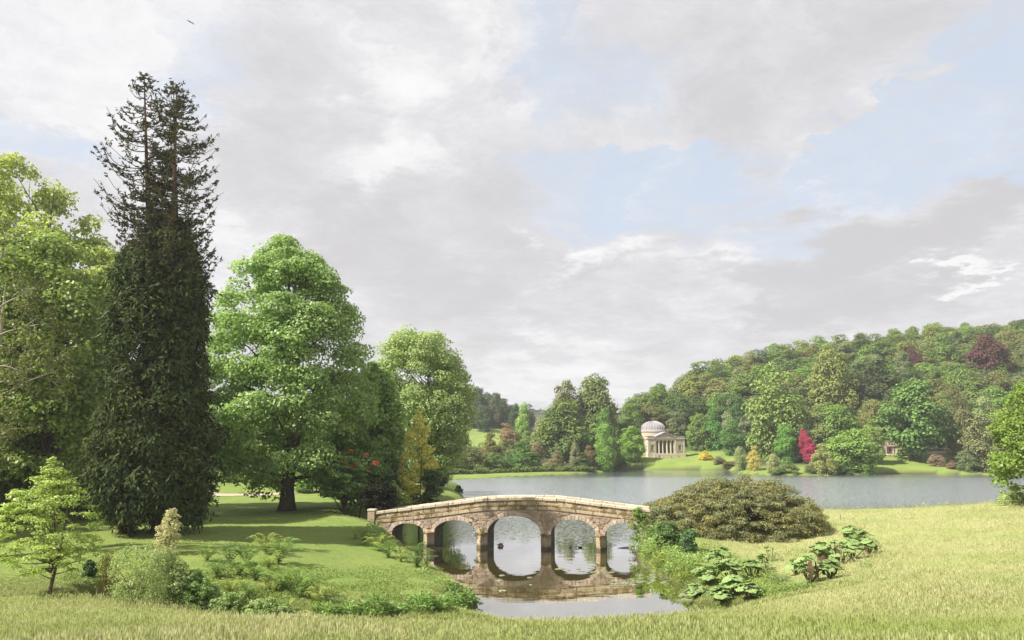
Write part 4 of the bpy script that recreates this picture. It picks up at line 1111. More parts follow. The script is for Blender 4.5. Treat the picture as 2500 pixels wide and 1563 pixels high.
while Yr < 600:
    px = 1470.0
    while px < 2540:
        Yd = Yr + hl_rng.uniform(-7, 7); q = px + hl_rng.uniform(-8, 8)
        x = side(q, 1000) * Yd
        step = 11.0 / Yd * FPX * hl_rng.uniform(0.9, 1.35)
        px += step
        z0 = gz(x, Yd)
        rt_ = np.interp(q, [1470, 1551, 1613, 1706, 1861, 2068, 2300, 2700], [395, 425, 436, 455, 487, 528, 552, 560])
        if Yd > rt_ + 8: continue
        tmd = math.hypot((x - 80) / 38, (Yd - 362) / 36)
        if tmd < 1.0 and Yd < 399: continue
        if math.hypot((x - 80) / 14, (Yd - 392) / 22) < 1: continue
        if math.hypot((x - 178) / 34, (Yd - 322) / 34) < 1.0: continue
        if any(math.hypot(x - a, Yd - b) < max(3.5, 0.62 * c) for a, b, c in TREES[:90]): continue
        h = hl_rng.uniform(13, 20) * (0.9 if Yd < 380 else 1.0); wd = hl_rng.uniform(14, 25)
        kind = hl_rng.choices(['round', 'oval', 'tall', 'spread', 'cone'], [0.56, 0.26, 0.07, 0.09, 0.02])[0]
        c, tn = hl_rng.choices(tones, twt)[0]
        tier = 'low on the hill' if Yd < 395 else ('halfway up the hill' if Yd < 470 else 'near the ridge')
        me, tm = UC[kind][hl_rng.randrange(3)]
        shape = {'round': 'rounded', 'oval': 'oval', 'tall': 'tall', 'spread': 'spreading', 'cone': 'conical'}[kind]
        g_ = '%s %s trees %s %s' % (tn, shape, tier, zone(q))
        lb = '%s %s tree %s %s' % (tn, shape, tier, zone(q))
        root = thing('hillside_tree', lb, 'tree', (x, Yd, z0 - 0.5), hl_rng.uniform(0, 6.28), g_)
        b_ = hl_rng.uniform(0.85, 1.15)
        ww = wd * {'tall': 0.85, 'cone': 0.7, 'spread': 1.15}.get(kind, 1)
        obj('crown', me, root, scale=(ww, ww, h), color=tuple(k_ * 2.0 * b_ for k_ in c))
        obj('trunk', tm, root, scale=(h * 0.8, h * 0.8, h))
        cnt += 1
    Yr += 12.5
print('hillside trees', cnt)
# far-left wood beyond the field
q_ = random.Random(5)
for i in range(48):
    px = q_.uniform(1080, 1292); Yd = q_.uniform(585, 680)
    lim = np.interp(px, [1080, 1160, 1200, 1240, 1292], [935, 948, 960, 978, 1000])
    x = side(px, 1000) * Yd; z0 = gz(x, Yd)
    h = min(q_.uniform(14, 20), at(px, lim, Yd).z - z0 + q_.uniform(-3, 1))
    h = max(h, 6)
    ci_ = q_.choice([0, 0, 1, 1, 1, 2, 2, 3]); c = [(0.07, 0.105, 0.055), (0.08, 0.135, 0.055), (0.13, 0.155, 0.065), (0.13, 0.10, 0.085)][ci_]
    root = thing('distant_tree', ['dark', 'deep green', 'olive', 'brownish'][ci_] + ' tree in the far wood beyond the pale field, ' + ('left' if px < 1180 else 'right') + ' part', 'tree', (x, Yd, z0 - .5), q_.uniform(0, 6.28), ['dark', 'deep green', 'olive', 'brownish'][ci_] + ' trees of the far wood, ' + ('left' if px < 1180 else 'right') + ' part')
    me, tm = UC[q_.choice(['round', 'oval', 'tall'])][q_.randrange(3)]
    obj('crown', me, root, scale=(q_.uniform(12, 16), 14, h), color=c); obj('trunk', tm, root, scale=(12, 12, h))
# field hedge and distant wooded ridge
rg = np.random.default_rng(3)
n = 5200
x = rg.uniform(-60, 170, n); y = 1350 + rg.uniform(-40, 60, n)
tops = np.interp(x / y, [-0.05, 0.02, 0.035, 0.06, 0.1], [1, 1, 1, 1, 1])
zt = EYE + np.array([slope(1003 + 2.5 * math.sin(a * 0.11) + 1.5 * math.sin(a * 0.31)) for a in x]) * y
P = np.stack([x, y, zt - rg.uniform(0, 50, n) ** 1.0], 1)
V_, F_ = leaf_quads(P, np.array([[0, -1, 0.7]]) + rg.normal(size=(n, 3)) * 0.5, rg.uniform(2.5, 4.5, n), rg.uniform(1.8, 3.2, n), rg)
tag(obj('distant_ridge_wood', mesh_arr('distant_ridge_wood', V_, F_, M['leaf_far']), color=(0.07, 0.085, 0.05)), 'wooded ridge seen far off between the hills', kind='stuff')
H_ = Mesh(); 
xs = np.linspace(-80, 190, 40)
for a, b in zip(xs[:-1], xs[1:]):
    za, zb = [EYE + slope(1006) * 1400 + 3 * math.sin(v * .05) for v in (a, b)]
    H_.add([(a, 1380, 0), (b, 1380, 0), (b, 1450, zb - 2), (a, 1450, za - 2), (a, 1600, za), (b, 1600, zb)], [(0, 1, 2, 3), (3, 2, 5, 4)])
hm_, ht = new_mat('far_ridge_turf'); finish(ht, principled(ht, (0.06, 0.075, 0.04), 0.95))
tag(H_.build('hills', hm_), kind='structure')
# hedge on the causeway
rg = np.random.default_rng(9)
hp = [at(1085, 1160, 276), at(1200, 1158, 289), at(1300, 1155, 302), at(1400, 1151, 316), at(1450, 1149, 325)]
hx = [p.x for p in hp]; hy = [p.y for p in hp]
Cs, Rs = [], []
for i in range(820):
    u_ = rg.random(); x = np.interp(u_, np.linspace(0, 1, 5), hx); y = np.interp(u_, np.linspace(0, 1, 5), hy) + rg.uniform(-1.2, 1.2)
    hh_ = 1.15 + 0.25 * math.sin(x * 0.25) + 0.25 * math.sin(x * 0.9)
    Cs.append((x, y, gz(x, y) + rg.uniform(0.2, hh_))); Rs.append(rg.uniform(0.55, 0.9))
Cs = np.array(Cs); o0 = Vector((hx[2], hy[2], gz(hx[2], hy[2])))
V_, F_ = clump_leaves(Cs - np.array(o0), np.array(Rs), 26, 0.34, 0.24, rg)
tag(obj('hedge', mesh_arr('hedge', V_, F_, M['leaf_far']), loc=o0, color=(0.15, 0.20, 0.07)), 'long low green hedge along the grass causeway across the lake', 'hedge')
# ---------------- near trees
syc = hit(700, 1247)
hero_tree('sycamore_tree', 'large bright green sycamore on the lawn left of the bridge', 'tree', syc,
          [(578, 665, 712), (600, 640, 745), (640, 622, 785), (680, 565, 825), (740, 535, 852), (800, 520, 878), (860, 506, 893), (900, 492, 900), (980, 488, 912), (1050, 505, 925), (1100, 530, 935), (1150, 545, 900), (1188, 575, 850)],
          syc.y, 330, 2.2, 300, 0.21, 0.155, (0.29, 0.41, 0.15), 0.85, seed=4, limbs=60, up=0.45, rand=0.5, flat=0.62)
t2 = hit(905, 1238)
hero_tree('broadleaf_tree', 'dark green tree close behind the right side of the big sycamore', 'tree', Vector((at(925, 1200, 114).x, 114, gz(at(925, 1200, 114).x, 114))),
          [(890, 885, 925), (930, 870, 955), (1000, 862, 985), (1080, 850, 992), (1150, 855, 985), (1200, 870, 970)], 114, 120, 1.9, 170, 0.27, 0.19, (0.24, 0.36, 0.11), 0.4, seed=5)
x_ = at(1045, 1190, 150).x
hero_tree('lime_tree', 'pale lime-green tree with a rounded top behind the golden conifer', 'tree', Vector((x_, 150, gz(x_, 150))),
          [(822, 965, 1085), (845, 935, 1100), (880, 922, 1118), (930, 925, 1148), (970, 930, 1158), (1010, 940, 1162), (1070, 955, 1152), (1120, 975, 1130), (1165, 990, 1105)], 150, 260, 2.2, 260, 0.23, 0.16, (0.34, 0.43, 0.18), 0.6, seed=6, limbs=50, up=0.3)
# left edge trees
x_ = at(60, 1250, 96).x
hero_tree('broadleaf_tree', 'tall pale yellow-green tree at the left edge, feathery top against the sky', 'tree', Vector((x_, 96, gz(x_, 96))),
          [(380, 18, 48), (410, -20, 75), (460, -80, 125), (500, -110, 190), (540, -140, 232), (600, -160, 262), (700, -180, 280), (850, -190, 290), (1050, -180, 280), (1200, -150, 240)], 96, 330, 2.1, 230, 0.27, 0.19, (0.42, 0.48, 0.17), 0.6, seed=8, limbs=70, up=0.3, rand=0.6)
x_ = at(110, 1270, 82).x
hero_tree('broadleaf_tree', 'dense mid-green tree at the left edge beside the tall twin-stemmed conifer', 'tree', Vector((x_, 82, gz(x_, 82))),
          [(585, 70, 150), (620, -30, 215), (680, -90, 262), (760, -120, 285), (900, -140, 296), (1050, -140, 290), (1180, -110, 265), (1240, -60, 220)], 82, 340, 1.9, 220, 0.23, 0.16, (0.28, 0.36, 0.115), 0.5, seed=9, limbs=60, up=0.3)
# golden conifer, dark evergreens and small trees beyond the left end of the bridge
def prof_shrub(name, label, cat, Yd, prof_px, n_cl, cr, n_leaf, L, W, color, seed, mat='leaf', stem_r=0.06, limbs=10, **kw):
    cx = (prof_px[-1][1] + prof_px[-1][2]) / 2; x = at(cx, prof_px[-1][0], Yd).x
    return hero_tree(name, label, cat, Vector((x, Yd, gz(x, Yd))), prof_px, Yd, n_cl, cr, n_leaf, L, W, color, stem_r, seed=seed, mat=mat, limbs=limbs, **kw)
prof_shrub('golden_conifer', 'golden-orange conifer beyond the left end of the bridge', 'conifer', 108, [(1008, 1014, 1030), (1040, 1000, 1046), (1080, 984, 1060), (1130, 978, 1066), (1180, 976, 1068), (1232, 985, 1064)], 95, 0.75, 95, 0.16, 0.09, (0.64, 0.60, 0.20), 11, 'leaf', 0.15)
prof_shrub('evergreen_bush', 'dark evergreen bush against the right side of the golden conifer', 'bush', 104, [(1150, 1040, 1070), (1180, 1025, 1080), (1215, 1010, 1085), (1240, 1000, 1080)], 40, 0.7, 110, 0.15, 0.09, (0.07, 0.12, 0.045), 12)
prof_shrub('small_tree', 'small multi-stemmed tree with horizontal boughs right of the sycamore', 'tree', 98, [(1118, 790, 860), (1140, 770, 890), (1165, 765, 905), (1190, 772, 905), (1212, 790, 890)], 80, 0.9, 110, 0.2, 0.13, (0.20, 0.31, 0.10), 13, stem_r=0.14, limbs=30, limb_z=(0.02, 0.2), flat=0.35)
prof_shrub('dark_shrub', 'blackish-green rounded shrub behind the left end of the bridge', 'shrub', 96, [(1180, 905, 940), (1195, 885, 962), (1220, 878, 968), (1250, 885, 960)], 60, 0.8, 120, 0.16, 0.07, (0.022, 0.026, 0.020), 14, 'needle', stem_r=0.1)
prof_shrub('shrub', 'light green leafy shrub between the blackish shrub and the golden conifer', 'shrub', 99, [(1180, 950, 965), (1200, 945, 985), (1225, 945, 1005), (1245, 950, 1010)], 40, 0.6, 90, 0.17, 0.12, (0.26, 0.34, 0.11), 15)
prof_shrub('shrub', 'pale-leaved shrub above the golden conifer foot', 'shrub', 112, [(1130, 950, 985), (1150, 945, 1000), (1175, 945, 1005), (1200, 950, 1000)], 35, 0.7, 80, 0.2, 0.14, (0.28, 0.36, 0.19), 16)
prof_shrub('dark_shrub', 'small bluish-black shrub at the water edge right of the golden conifer', 'shrub', 168, [(1160, 1070, 1086), (1170, 1060, 1092), (1184, 1064, 1090)], 16, 0.8, 90, 0.2, 0.12, (0.018, 0.022, 0.035), 17)
prof_shrub('shrub', 'small clipped green bush on the grassy spit by the lake', 'shrub', 172, [(1190, 1112, 1128), (1198, 1108, 1131), (1206, 1108, 1131)], 12, 0.7, 80, 0.18, 0.12, (0.07, 0.11, 0.03), 18)
rho = prof_shrub('rhododendron', 'tangled green rhododendron with a few red blooms right of the sycamore trunk', 'shrub', 104, [(1050, 820, 880), (1090, 800, 930), (1140, 800, 945), (1190, 810, 940), (1225, 830, 930)], 80, 1.0, 110, 0.22, 0.13, (0.17, 0.26, 0.08), 19, stem_r=0.12)
rg = np.random.default_rng(77)
for px, py, c in [(863, 1137, (0.55, 0.03, 0.06)), (918, 1131, (0.6, 0.08, 0.07)), (857, 1102, (0.45, 0.15, 0.08)), (893, 1111, (0.42, 0.14, 0.07)), (838, 1128, (0.36, 0.2, 0.1)), (903, 1146, (0.25, 0.06, 0.05))]:
    p = at(px, py, 96.0) - rho.location
    V_, F_ = clump_leaves(np.array([p]), np.array([0.42]), 60, 0.09, 0.07, rg)
    obj('blossom', mesh_arr('blossom', V_, F_, M['petal']), rho, color=c)
# right-edge maple
x_ = at(2600, 1215, 98).x
hero_tree('maple_tree', 'bright yellow-green maple cut by the right edge of the picture', 'tree', Vector((x_, 98, gz(x_, 98))),
          [(905, 2560, 2640), (935, 2512, 2700), (970, 2490, 2720), (1010, 2472, 2740), (1060, 2446, 2770), (1110, 2440, 2780), (1160, 2446, 2770), (1195, 2460, 2740)], 98, 220, 1.6, 220, 0.2, 0.15, (0.20, 0.29, 0.06), 0.4, seed=31, limbs=40, up=0.5)
prof_shrub('shrub', 'pale green shrub under the bright maple at the lake edge', 'shrub', 106, [(1192, 2455, 2530), (1210, 2435, 2560), (1238, 2430, 2560)], 40, 0.7, 120, 0.13, 0.09, (0.34, 0.42, 0.17), 32)

# ---------------- twin-stemmed conifer
cb = hit(398, 1300); CY = cb.y
con = thing('tall_conifer', 'very tall dark conifer with several stems, sparse spires above a dense skirt', 'conifer', cb)
rg = np.random.default_rng(41)
def loc(px, py, Yd=None): 
    p = at(px, py, Yd or CY) - cb; return np.array(p)
stems = [([(388, 1300), (378, 900), (366, 620), (358, 400), (352, 186)], 0.62, 0.0), ([(402, 1300), (415, 900), (420, 620), (416, 400), (411, 196)], 0.45, 1.2), ([(408, 1300), (424, 900), (428, 640), (433, 400), (438, 212)], 0.66, -0.6), ([(395, 1290), (388, 800), (385, 560), (382, 420)], 0.3, -1.4)]
env_y = [180, 200, 240, 300, 345, 400, 470, 540, 600, 650, 700]
env_l = [345, 322, 292, 284, 268, 256, 254, 262, 272, 270, 268]
env_r = [360, 445, 490, 498, 505, 515, 516, 518, 508, 520, 515]
br = Arr(); leaves_V, leaves_F, off = [], [], 0
for pts, r0, dy in stems:
    P3 = np.array([loc(a, b) + np.array([0, dy * min(1, (1300 - b) / 500), 0]) for a, b in pts])
    zz_ = P3[:, 2]; zs = np.linspace(zz_[0] - 0.5, zz_[-1], 26)
    cx = np.interp(zs, zz_, P3[:, 0]); cyy = np.interp(zs, zz_, P3[:, 1])
    hN = zs / zs[-1]
    V_, F_ = tube_arr(np.stack([cx, cyy, zs], 1), np.maximum(r0 * (1.15 - hN * 1.08), 0.04), 8)
    obj('trunk', mesh_arr('trunk', V_, F_, M['bark_red'], True), con)
    zlo = loc(400, 720)[2]
    z = zs[-1] - 0.2
    while z > zlo:
        py_ = np.interp(z, [loc(400, q)[2] for q in range(720, 170, -10)], list(range(720, 170, -10)))
        X0 = np.interp(z, zz_, P3[:, 0]); Y0 = np.interp(z, zz_, P3[:, 1])
        lL = loc(np.interp(py_, env_y, env_l), py_)[0]; lR = loc(np.interp(py_, env_y, env_r), py_)[0]
        topd = zs[-1] - z
        for b in range(rg.integers(3, 6)):
            a = rg.uniform(0, 2 * PI)
            reach = (X0 - lL) if math.cos(a) < 0 else (lR - X0)
            if X0 < loc(384, 400)[0] - 0.2 and math.cos(a) > 0: reach = min(reach, 1.0 + 0.13 * topd)
            if X0 > loc(400, 400)[0] and math.cos(a) < 0: reach = min(reach, 1.0 + 0.13 * topd)
            reach = 0.5 * (abs(math.cos(a)) * reach + abs(math.sin(a)) * 2.8) + 0.5 * reach
            Lb = max(0.5, min(reach, 0.5 + topd * 0.62)) * rg.uniform(0.62, 1.1)
            tt = np.linspace(0, 1, 7); d2 = np.array([math.cos(a), math.sin(a)])
            drop = rg.uniform(0.02, 0.22) * Lb; rise = rg.uniform(0.25, 0.55) * Lb
            bz_ = z - drop * np.sin(tt * PI * 0.9) + rise * tt ** 3
            wig = rg.normal(0, 0.05 * Lb, 2)
            bx = X0 + d2[0] * Lb * tt + wig[0] * np.sin(tt * 4); by = Y0 + d2[1] * Lb * tt + wig[1] * np.sin(tt * 5)
            BP = np.stack([bx, by, bz_], 1)
            V_, F_ = tube_arr(BP, np.linspace(0.055, 0.018, 7), 4); br.add(V_, F_)
            # upturned twigs carrying short dark sprays
            nt = max(3, int(Lb * 2.5))
            for k_ in range(nt):
                u_ = rg.uniform(0.18, 1.0); p = np.array([np.interp(u_, tt, BP[:, i]) for i in range(3)])
                s_ = rg.choice([-1, 1]); td = np.array([d2[0] * 0.6 - s_ * d2[1] * 0.8, d2[1] * 0.6 + s_ * d2[0] * 0.8, rg.uniform(-0.25, 0.75)]); td /= np.linalg.norm(td)
                tl = rg.uniform(0.3, 0.85) * (1.1 - 0.4 * u_)
                m_ = 6; uu_ = rg.random((m_, 1)) ** 0.7
                PP = p + td * tl * uu_ + np.array([0, 0, 0.25]) * tl * uu_ ** 2 + rg.normal(size=(m_, 3)) * 0.07
                V_, F_ = leaf_quads(PP, unit(m_, rg) + np.array([0, -0.3, 0.4]), rg.uniform(0.13, 0.27, m_), rg.uniform(0.045, 0.09, m_), rg, np.tile(td, (m_, 1)) + rg.normal(size=(m_, 3)) * 0.5)
                leaves_V.append(V_); leaves_F.append(F_ + off); off += len(V_)
        z -= rg.uniform(0.42, 0.72)
obj('branches', br.mesh('branches', M['bark'], True), con)
obj('crown', mesh_arr('spire_foliage', np.concatenate(leaves_V), np.concatenate(leaves_F), M['needle']), con, color=(0.062, 0.074, 0.042))
prof = []
for py, xl, xr in [(510, 398, 424), (560, 372, 446), (610, 328, 478), (655, 292, 505), (700, 272, 518), (780, 262, 516), (860, 255, 515), (940, 250, 520), (1000, 245, 526), (1060, 236, 540), (1120, 228, 548), (1180, 225, 540), (1230, 235, 522), (1265, 262, 492)]:
    A = loc(xl, py); B = loc(xr, py); prof.append((A[2], (A[0] + B[0]) / 2, (B[0] - A[0]) / 2))
C, RAD = crown_clumps([(z_ , c_ + 0.25 * math.sin(z_ * 0.9), r_ * (1 + 0.05 * math.sin(z_ * 1.7))) for z_, c_, r_ in prof], 560, 1.25, rg, inner=0.25)
V_, F_ = clump_leaves(C, RAD, 150, 0.30, 0.085, rg, up=0.15, rand=0.6, flat=1.1, along_out=0.9, droop=0.5)
obj('skirt', mesh_arr('skirt', V_, F_, M['needle']), con, color=(0.058, 0.086, 0.040))
# reddish inner stems and shed wood showing through the skirt
br = Arr()
for i in range(160):
    zz0 = rg.uniform(loc(400, 1200)[2], loc(400, 640)[2]); a = rg.uniform(0, 2 * PI); rr_ = rg.uniform(0.2, 0.95)
    z_, c_, r_ = prof_interp(prof); R_ = np.interp(zz0, z_, r_) * rr_; cc = np.interp(zz0, z_, c_)
    s = np.array([cc + R_ * math.cos(a), R_ * math.sin(a), zz0]); e = s + np.array([math.cos(a) * 0.9, math.sin(a) * 0.9, rg.uniform(-0.9, 0.7)])
    mid = (s + e) / 2 + np.array([0, 0, -0.3]); tt = np.linspace(0, 1, 5)[:, None]
    V_, F_ = tube_arr((1 - tt) ** 2 * s + 2 * tt * (1 - tt) * mid + tt ** 2 * e, np.linspace(0.05, 0.015, 5), 4); br.add(V_, F_)
obj('dead_twigs', br.mesh('dead_twigs', M['bark_pale'], True), con)

# ---------------- bare pale branches at the left edge
def branch_tree(arr, p, d, L, r, rg, depth, leaves=None, bend=0.35, up=0.1):
    n = 5; pts = [p]; dd = d.copy()
    for i in range(n):
        dd = dd + rg.normal(size=3) * bend * 0.5 + np.array([0, 0, up * 0.3]); dd /= np.linalg.norm(dd)
        pts.append(pts[-1] + dd * L / n)
    V_, F_ = tube_arr(np.array(pts), np.linspace(r, r * 0.55, n + 1), 5); arr.add(V_, F_)
    if depth == 0:
        if leaves is not None: leaves.append(pts[-1]); leaves.append(pts[-3])
        return
    for k_ in range(rg.integers(2, 4)):
        i = rg.integers(2, n + 1); nd2 = dd + rg.normal(size=3) * 0.75; nd2 /= np.linalg.norm(nd2)
        branch_tree(arr, pts[i], nd2, L * rg.uniform(0.55, 0.8), r * 0.55, rg, depth - 1, leaves, bend, up)
rg = np.random.default_rng(52)
bx_ = at(-60, 1270, 60); bb = Vector((bx_.x, 60, gz(bx_.x, 60)))
bt = thing('bare_branched_tree', 'pale thinly leafed tree reaching in from the left edge', 'tree', bb)
arr = Arr(); lv = []
trunk_arr(arr, 22, 0.5, rg)
for py, tilt, Lb in [(1110, 0.25, 4.2), (1060, 0.1, 4.0), (930, -0.02, 6.8), (905, 0.2, 6.0), (830, 0.45, 6.5), (760, 0.6, 6.0), (1150, 0.1, 3.4), (980, 0.3, 4.5), (640, 0.8, 5)]:
    s = np.array(at(-45, py, 60) - bb); s[0] *= 0.3
    branch_tree(arr, s, np.array([0.95, rg.uniform(-0.5, 0.1), tilt]), Lb * 0.47, 0.075, rg, 4, lv, 0.28, 0.05)
obj('trunk', arr.mesh('trunk', M['bark_pale'], True), bt)
lv = np.array(lv)
V_, F_ = clump_leaves(lv, np.full(len(lv), 0.45), 12, 0.11, 0.075, rg)
obj('leaves', mesh_arr('leaves', V_, F_, M['leaf']), bt, color=(0.15, 0.17, 0.06))

# ---------------- young tree in the left foreground
sb = hit(120, 1456); sp_ = thing('young_tree', 'young pale green tree with layered boughs in the left foreground', 'tree', sb)
rg = np.random.default_rng(61)
P = []
for py, xl, xr in [(1112, 122, 136), (1140, 105, 152), (1175, 60, 185), (1205, 20, 212), (1240, 0, 225), (1280, -12, 238), (1320, -20, 245), (1350, -10, 248), (1375, 20, 225), (1392, 50, 190)]:
    A = at(xl, py, sb.y) - sb; B = at(xr, py, sb.y) - sb; P.append((A.z, (A.x + B.x) / 2, (B.x - A.x) / 2))
C, RAD = crown_clumps(P, 230, 0.5, rg, inner=0.35)
V_, F_ = clump_leaves(C, RAD, 52, 0.10, 0.058, rg, up=1.0, rand=0.5, flat=0.36, shell=0.15)
obj('crown', mesh_arr('crown', V_, F_, M['leaf']), sp_, color=(0.36, 0.45, 0.14))
arr = Arr(); trunk_arr(arr, 8.6, 0.10, rg, lean=0.02); limb_arr(arr, 0, C, 0.12, rg, n=60, sides=4, zfrac=(0.2, 0.85), height=8.5)
obj('trunk', arr.mesh('trunk', M['bark'], True), sp_)

# ---------------- trees further left, beyond the frame: their shade crosses the lawn
for k_, (x, y, h, w_) in enumerate([(-62, 66, 20, 12), (-74, 72, 26, 13), (-60, 50, 15, 8), (-88, 80, 30, 14), (-70, 94, 26, 15)]):
    me, tm = UC['round'][k_ % 3]
    o = thing('broadleaf_tree', 'green tree beyond the left edge whose shade falls on the lawn', 'tree', (x, y, gz(x, y) - .3), k_ * 1.3, 'trees beyond the left edge')
    obj('crown', me, o, scale=(w_, w_, h), color=G_MID); obj('trunk', tm, o, scale=(h, h, h))
# ---------------- belt of trees behind the left lawn
q_ = random.Random(12)
belt = [(330, 150, 980, 120), (250, 165, 900, 140), (470, 150, 1020, 110), (560, 172, 1010, 110), (640, 190, 1040, 110), (720, 180, 1010, 120), (800, 170, 1000, 110), (880, 175, 970, 120), (960, 165, 980, 110), (1020, 178, 1010, 100), (430, 200, 950, 120), (150, 150, 900, 140), (40, 140, 880, 150),
        (1080, 190, 1060, 80), (960, 140, 1080, 80)]
for i, (px, Yd, top, w_) in enumerate(belt):
    far_tree(q_.choice(['round', 'oval']), px, Yd, top, w_, q_.choice([G_DARK, G_MID, (0.06, 0.10, 0.03)]), 'green tree of the belt behind the lawn, seen ' + ('left of the tall conifer' if px < 300 else 'behind the tall conifer' if px < 500 else 'through the left side of the sycamore' if px < 650 else 'through the right side of the sycamore' if px < 850 else 'behind the golden conifer'), 'belt trees ' + ('left of the tall conifer' if px < 300 else 'behind the tall conifer' if px < 500 else 'behind the left of the sycamore' if px < 650 else 'behind the right of the sycamore' if px < 850 else 'behind the golden conifer'))
for px, Yd, top, w_, c, lb in [(560, 150, 1160, 90, (0.08, 0.135, 0.034), 'green bush behind the gravel path left of the sycamore trunk'), (630, 152, 1150, 90, (0.10, 0.15, 0.04), 'light green bush behind the gravel path by the sycamore trunk'), (760, 140, 1165, 90, (0.07, 0.12, 0.03), 'green bush on the far side of the lawn right of the sycamore trunk'), (700, 158, 1150, 90, (0.08, 0.13, 0.034), 'green bush directly behind the sycamore trunk'),
                              (500, 150, 1165, 80, (0.055, 0.09, 0.026), 'dark bush at the far end of the gravel path'), (840, 128, 1170, 70, (0.06, 0.10, 0.028), 'dark green bush behind the small multi-stemmed tree')]:
    far_tree('bush', px, Yd, top, w_, tuple(v_ * 1.3 for v_ in c), lb, cat='bush')
for px, Yd, top, w_, c, lb in [(20, 92, 1150, 150, (0.035, 0.055, 0.018), 'dark evergreen bush at the left edge under the trees'), (150, 90, 1140, 130, (0.04, 0.065, 0.02), 'dark evergreen bush behind the young tree'), (235, 86, 1160, 90, (0.045, 0.075, 0.02), 'dark green bush left of the tall conifer foot')]:
    far_tree('bush', px, Yd, top, w_, tuple(v_ * 1.3 for v_ in c), lb, cat='bush')
# ---------------- spreading olive-brown shrub at the right end of the bridge
rg = np.random.default_rng(71)
SY = 92.0
so_ = at(1800, 1300, SY); so_ = Vector((so_.x, SY, gz(so_.x, SY)))
spr = thing('spreading_shrub', 'wide spreading olive-brown shrub at the right end of the bridge', 'shrub', so_)
tx = [1540, 1575, 1640, 1690, 1750, 1800, 1850, 1900, 1950, 1985, 2002]
ty = [1262, 1232, 1205, 1180, 1160, 1160, 1163, 1167, 1192, 1228, 1262]
by_ = [1325, 1332, 1335, 1330, 1322, 1314, 1306, 1300, 1292, 1284, 1276]
Cs, Rs = [], []
while len(Cs) < 780:
    q = rg.uniform(1545, 2010); yq = rg.uniform(-1, 1) * 7.5; f_ = math.sqrt(max(0, 1 - (yq / 7.6) ** 2)) ** 0.6
    qq = 1795 + (q - 1795) * f_
    zt = at(q, np.interp(q, tx, ty), SY).z; zb = gz(at(qq, 1300, SY + yq).x, SY + yq)
    bump_ = 1 + 0.05 * math.sin(q * 0.035 + yq) + 0.03 * math.sin(q * 0.09)
    z = zb + (zt - zb) * bump_ * f_ * rg.uniform(0.0, 1.0) ** 0.45 - 0.5
    Cs.append((at(qq, 1300, SY).x - so_.x, yq, z - so_.z)); Rs.append(rg.uniform(0.6, 1.05))
Cs = np.array(Cs); Rs = np.array(Rs)
V_, F_ = clump_leaves(Cs, Rs, 170, 0.17, 0.038, rg, up=0.5, rand=0.6, flat=0.5, along_out=1.0, droop=0.25, shell=0.35)
obj('crown', mesh_arr('crown', V_, F_, M['needle']), spr, color=(0.185, 0.21, 0.11))
arr = Arr()
for k_ in range(70):
    e = Cs[rg.integers(len(Cs))]; s = np.array([rg.uniform(-3, 3), rg.uniform(-1, 1), 0.0]); mid = (s + e) / 2 + np.array([0, 0, 1.2]); tt = np.linspace(0, 1, 7)[:, None]
    V_, F_ = tube_arr((1 - tt) ** 2 * s + 2 * tt * (1 - tt) * mid + tt ** 2 * e, np.linspace(0.13, 0.03, 7), 5); arr.add(V_, F_)
obj('branches', arr.mesh('branches', M['bark'], True), spr)

# ---------------- leafy bushes built from a crown mesh at their own size
def near_bush(name, label, cat, px, py, w_px, h_px, color, seed, L=0.09, W=0.055, n=120, cr=0.3, ncl=None, mat='leaf', flat=0.7, group=None, up=0.5, rand=0.6, pos=None, droop=0.0, along=0.0):
    rg = np.random.default_rng(seed)
    b = pos or hit(px, py)
    pm = FPX / b.y; w = w_px / pm; h = h_px / pm
    root = thing(name, label, cat, b, 0, group)
    jj = rg.uniform(-0.08, 0.08, 5) * w
    prof = [(0.03 * h, jj[0], .40 * w), (0.2 * h, jj[1], .48 * w), (0.5 * h, jj[2], .46 * w), (0.75 * h, jj[3], .40 * w), (0.9 * h, jj[4], .27 * w)]
    ncl = ncl or max(14, int(10 * w * h / (cr * cr * 6)))
    C, RAD = crown_clumps(prof, ncl, cr, rg, inner=0.25)
    V_, F_ = clump_leaves(C, RAD, n, L, W, rg, up=up, rand=rand, flat=flat, droop=droop, along_out=along)
    obj('foliage', mesh_arr('foliage', V_, F_, M[mat]), root, color=color)
    arr = Arr()
    for k_ in range(8):
        e = C[rg.integers(len(C))]; V_, F_ = tube_arr(np.array([[0, 0, -0.1], e * [0.4, 0.4, 0.5], e]), [0.03, 0.022, 0.01], 4); arr.add(V_, F_)
    obj('stems', arr.mesh('stems', M['bark'], True), root)
    return root
near_bush('shrub', 'russet half-dead shrub in the shade under the tall conifer', 'shrub', 308, 1302, 52, 76, (0.17, 0.105, 0.055), 201, cr=0.4, L=0.10)
near_bush('shrub', 'white-leaved shrub climbing the foot of the tall conifer', 'shrub', 405, 1352, 66, 108, (0.50, 0.47, 0.32), 202, cr=0.34, L=0.075, W=0.05, n=55, ncl=60)
near_bush('shrub', 'tall airy grey-green shrub in the hollow below the tall conifer', 'shrub', 335, 1482, 136, 150, (0.28, 0.35, 0.15), 203, L=0.06, W=0.035, n=26, cr=0.32)
near_bush('shrub', 'pale green shrub with whitish shoots left of the ferns', 'shrub', 405, 1478, 110, 130, (0.27, 0.33, 0.14), 204, L=0.06, W=0.035, n=70, cr=0.34)
near_bush('shrub', 'green bramble bush between the airy shrub and the ferns', 'shrub', 475, 1486, 110, 78, (0.22, 0.33, 0.11), 205, L=0.075, W=0.045, n=90, cr=0.3)
near_bush('shrub', 'thin yellowish sapling bush left of the airy shrub', 'shrub', 258, 1452, 60, 96, (0.35, 0.30, 0.10), 206, L=0.05, W=0.03, n=26, cr=0.3)
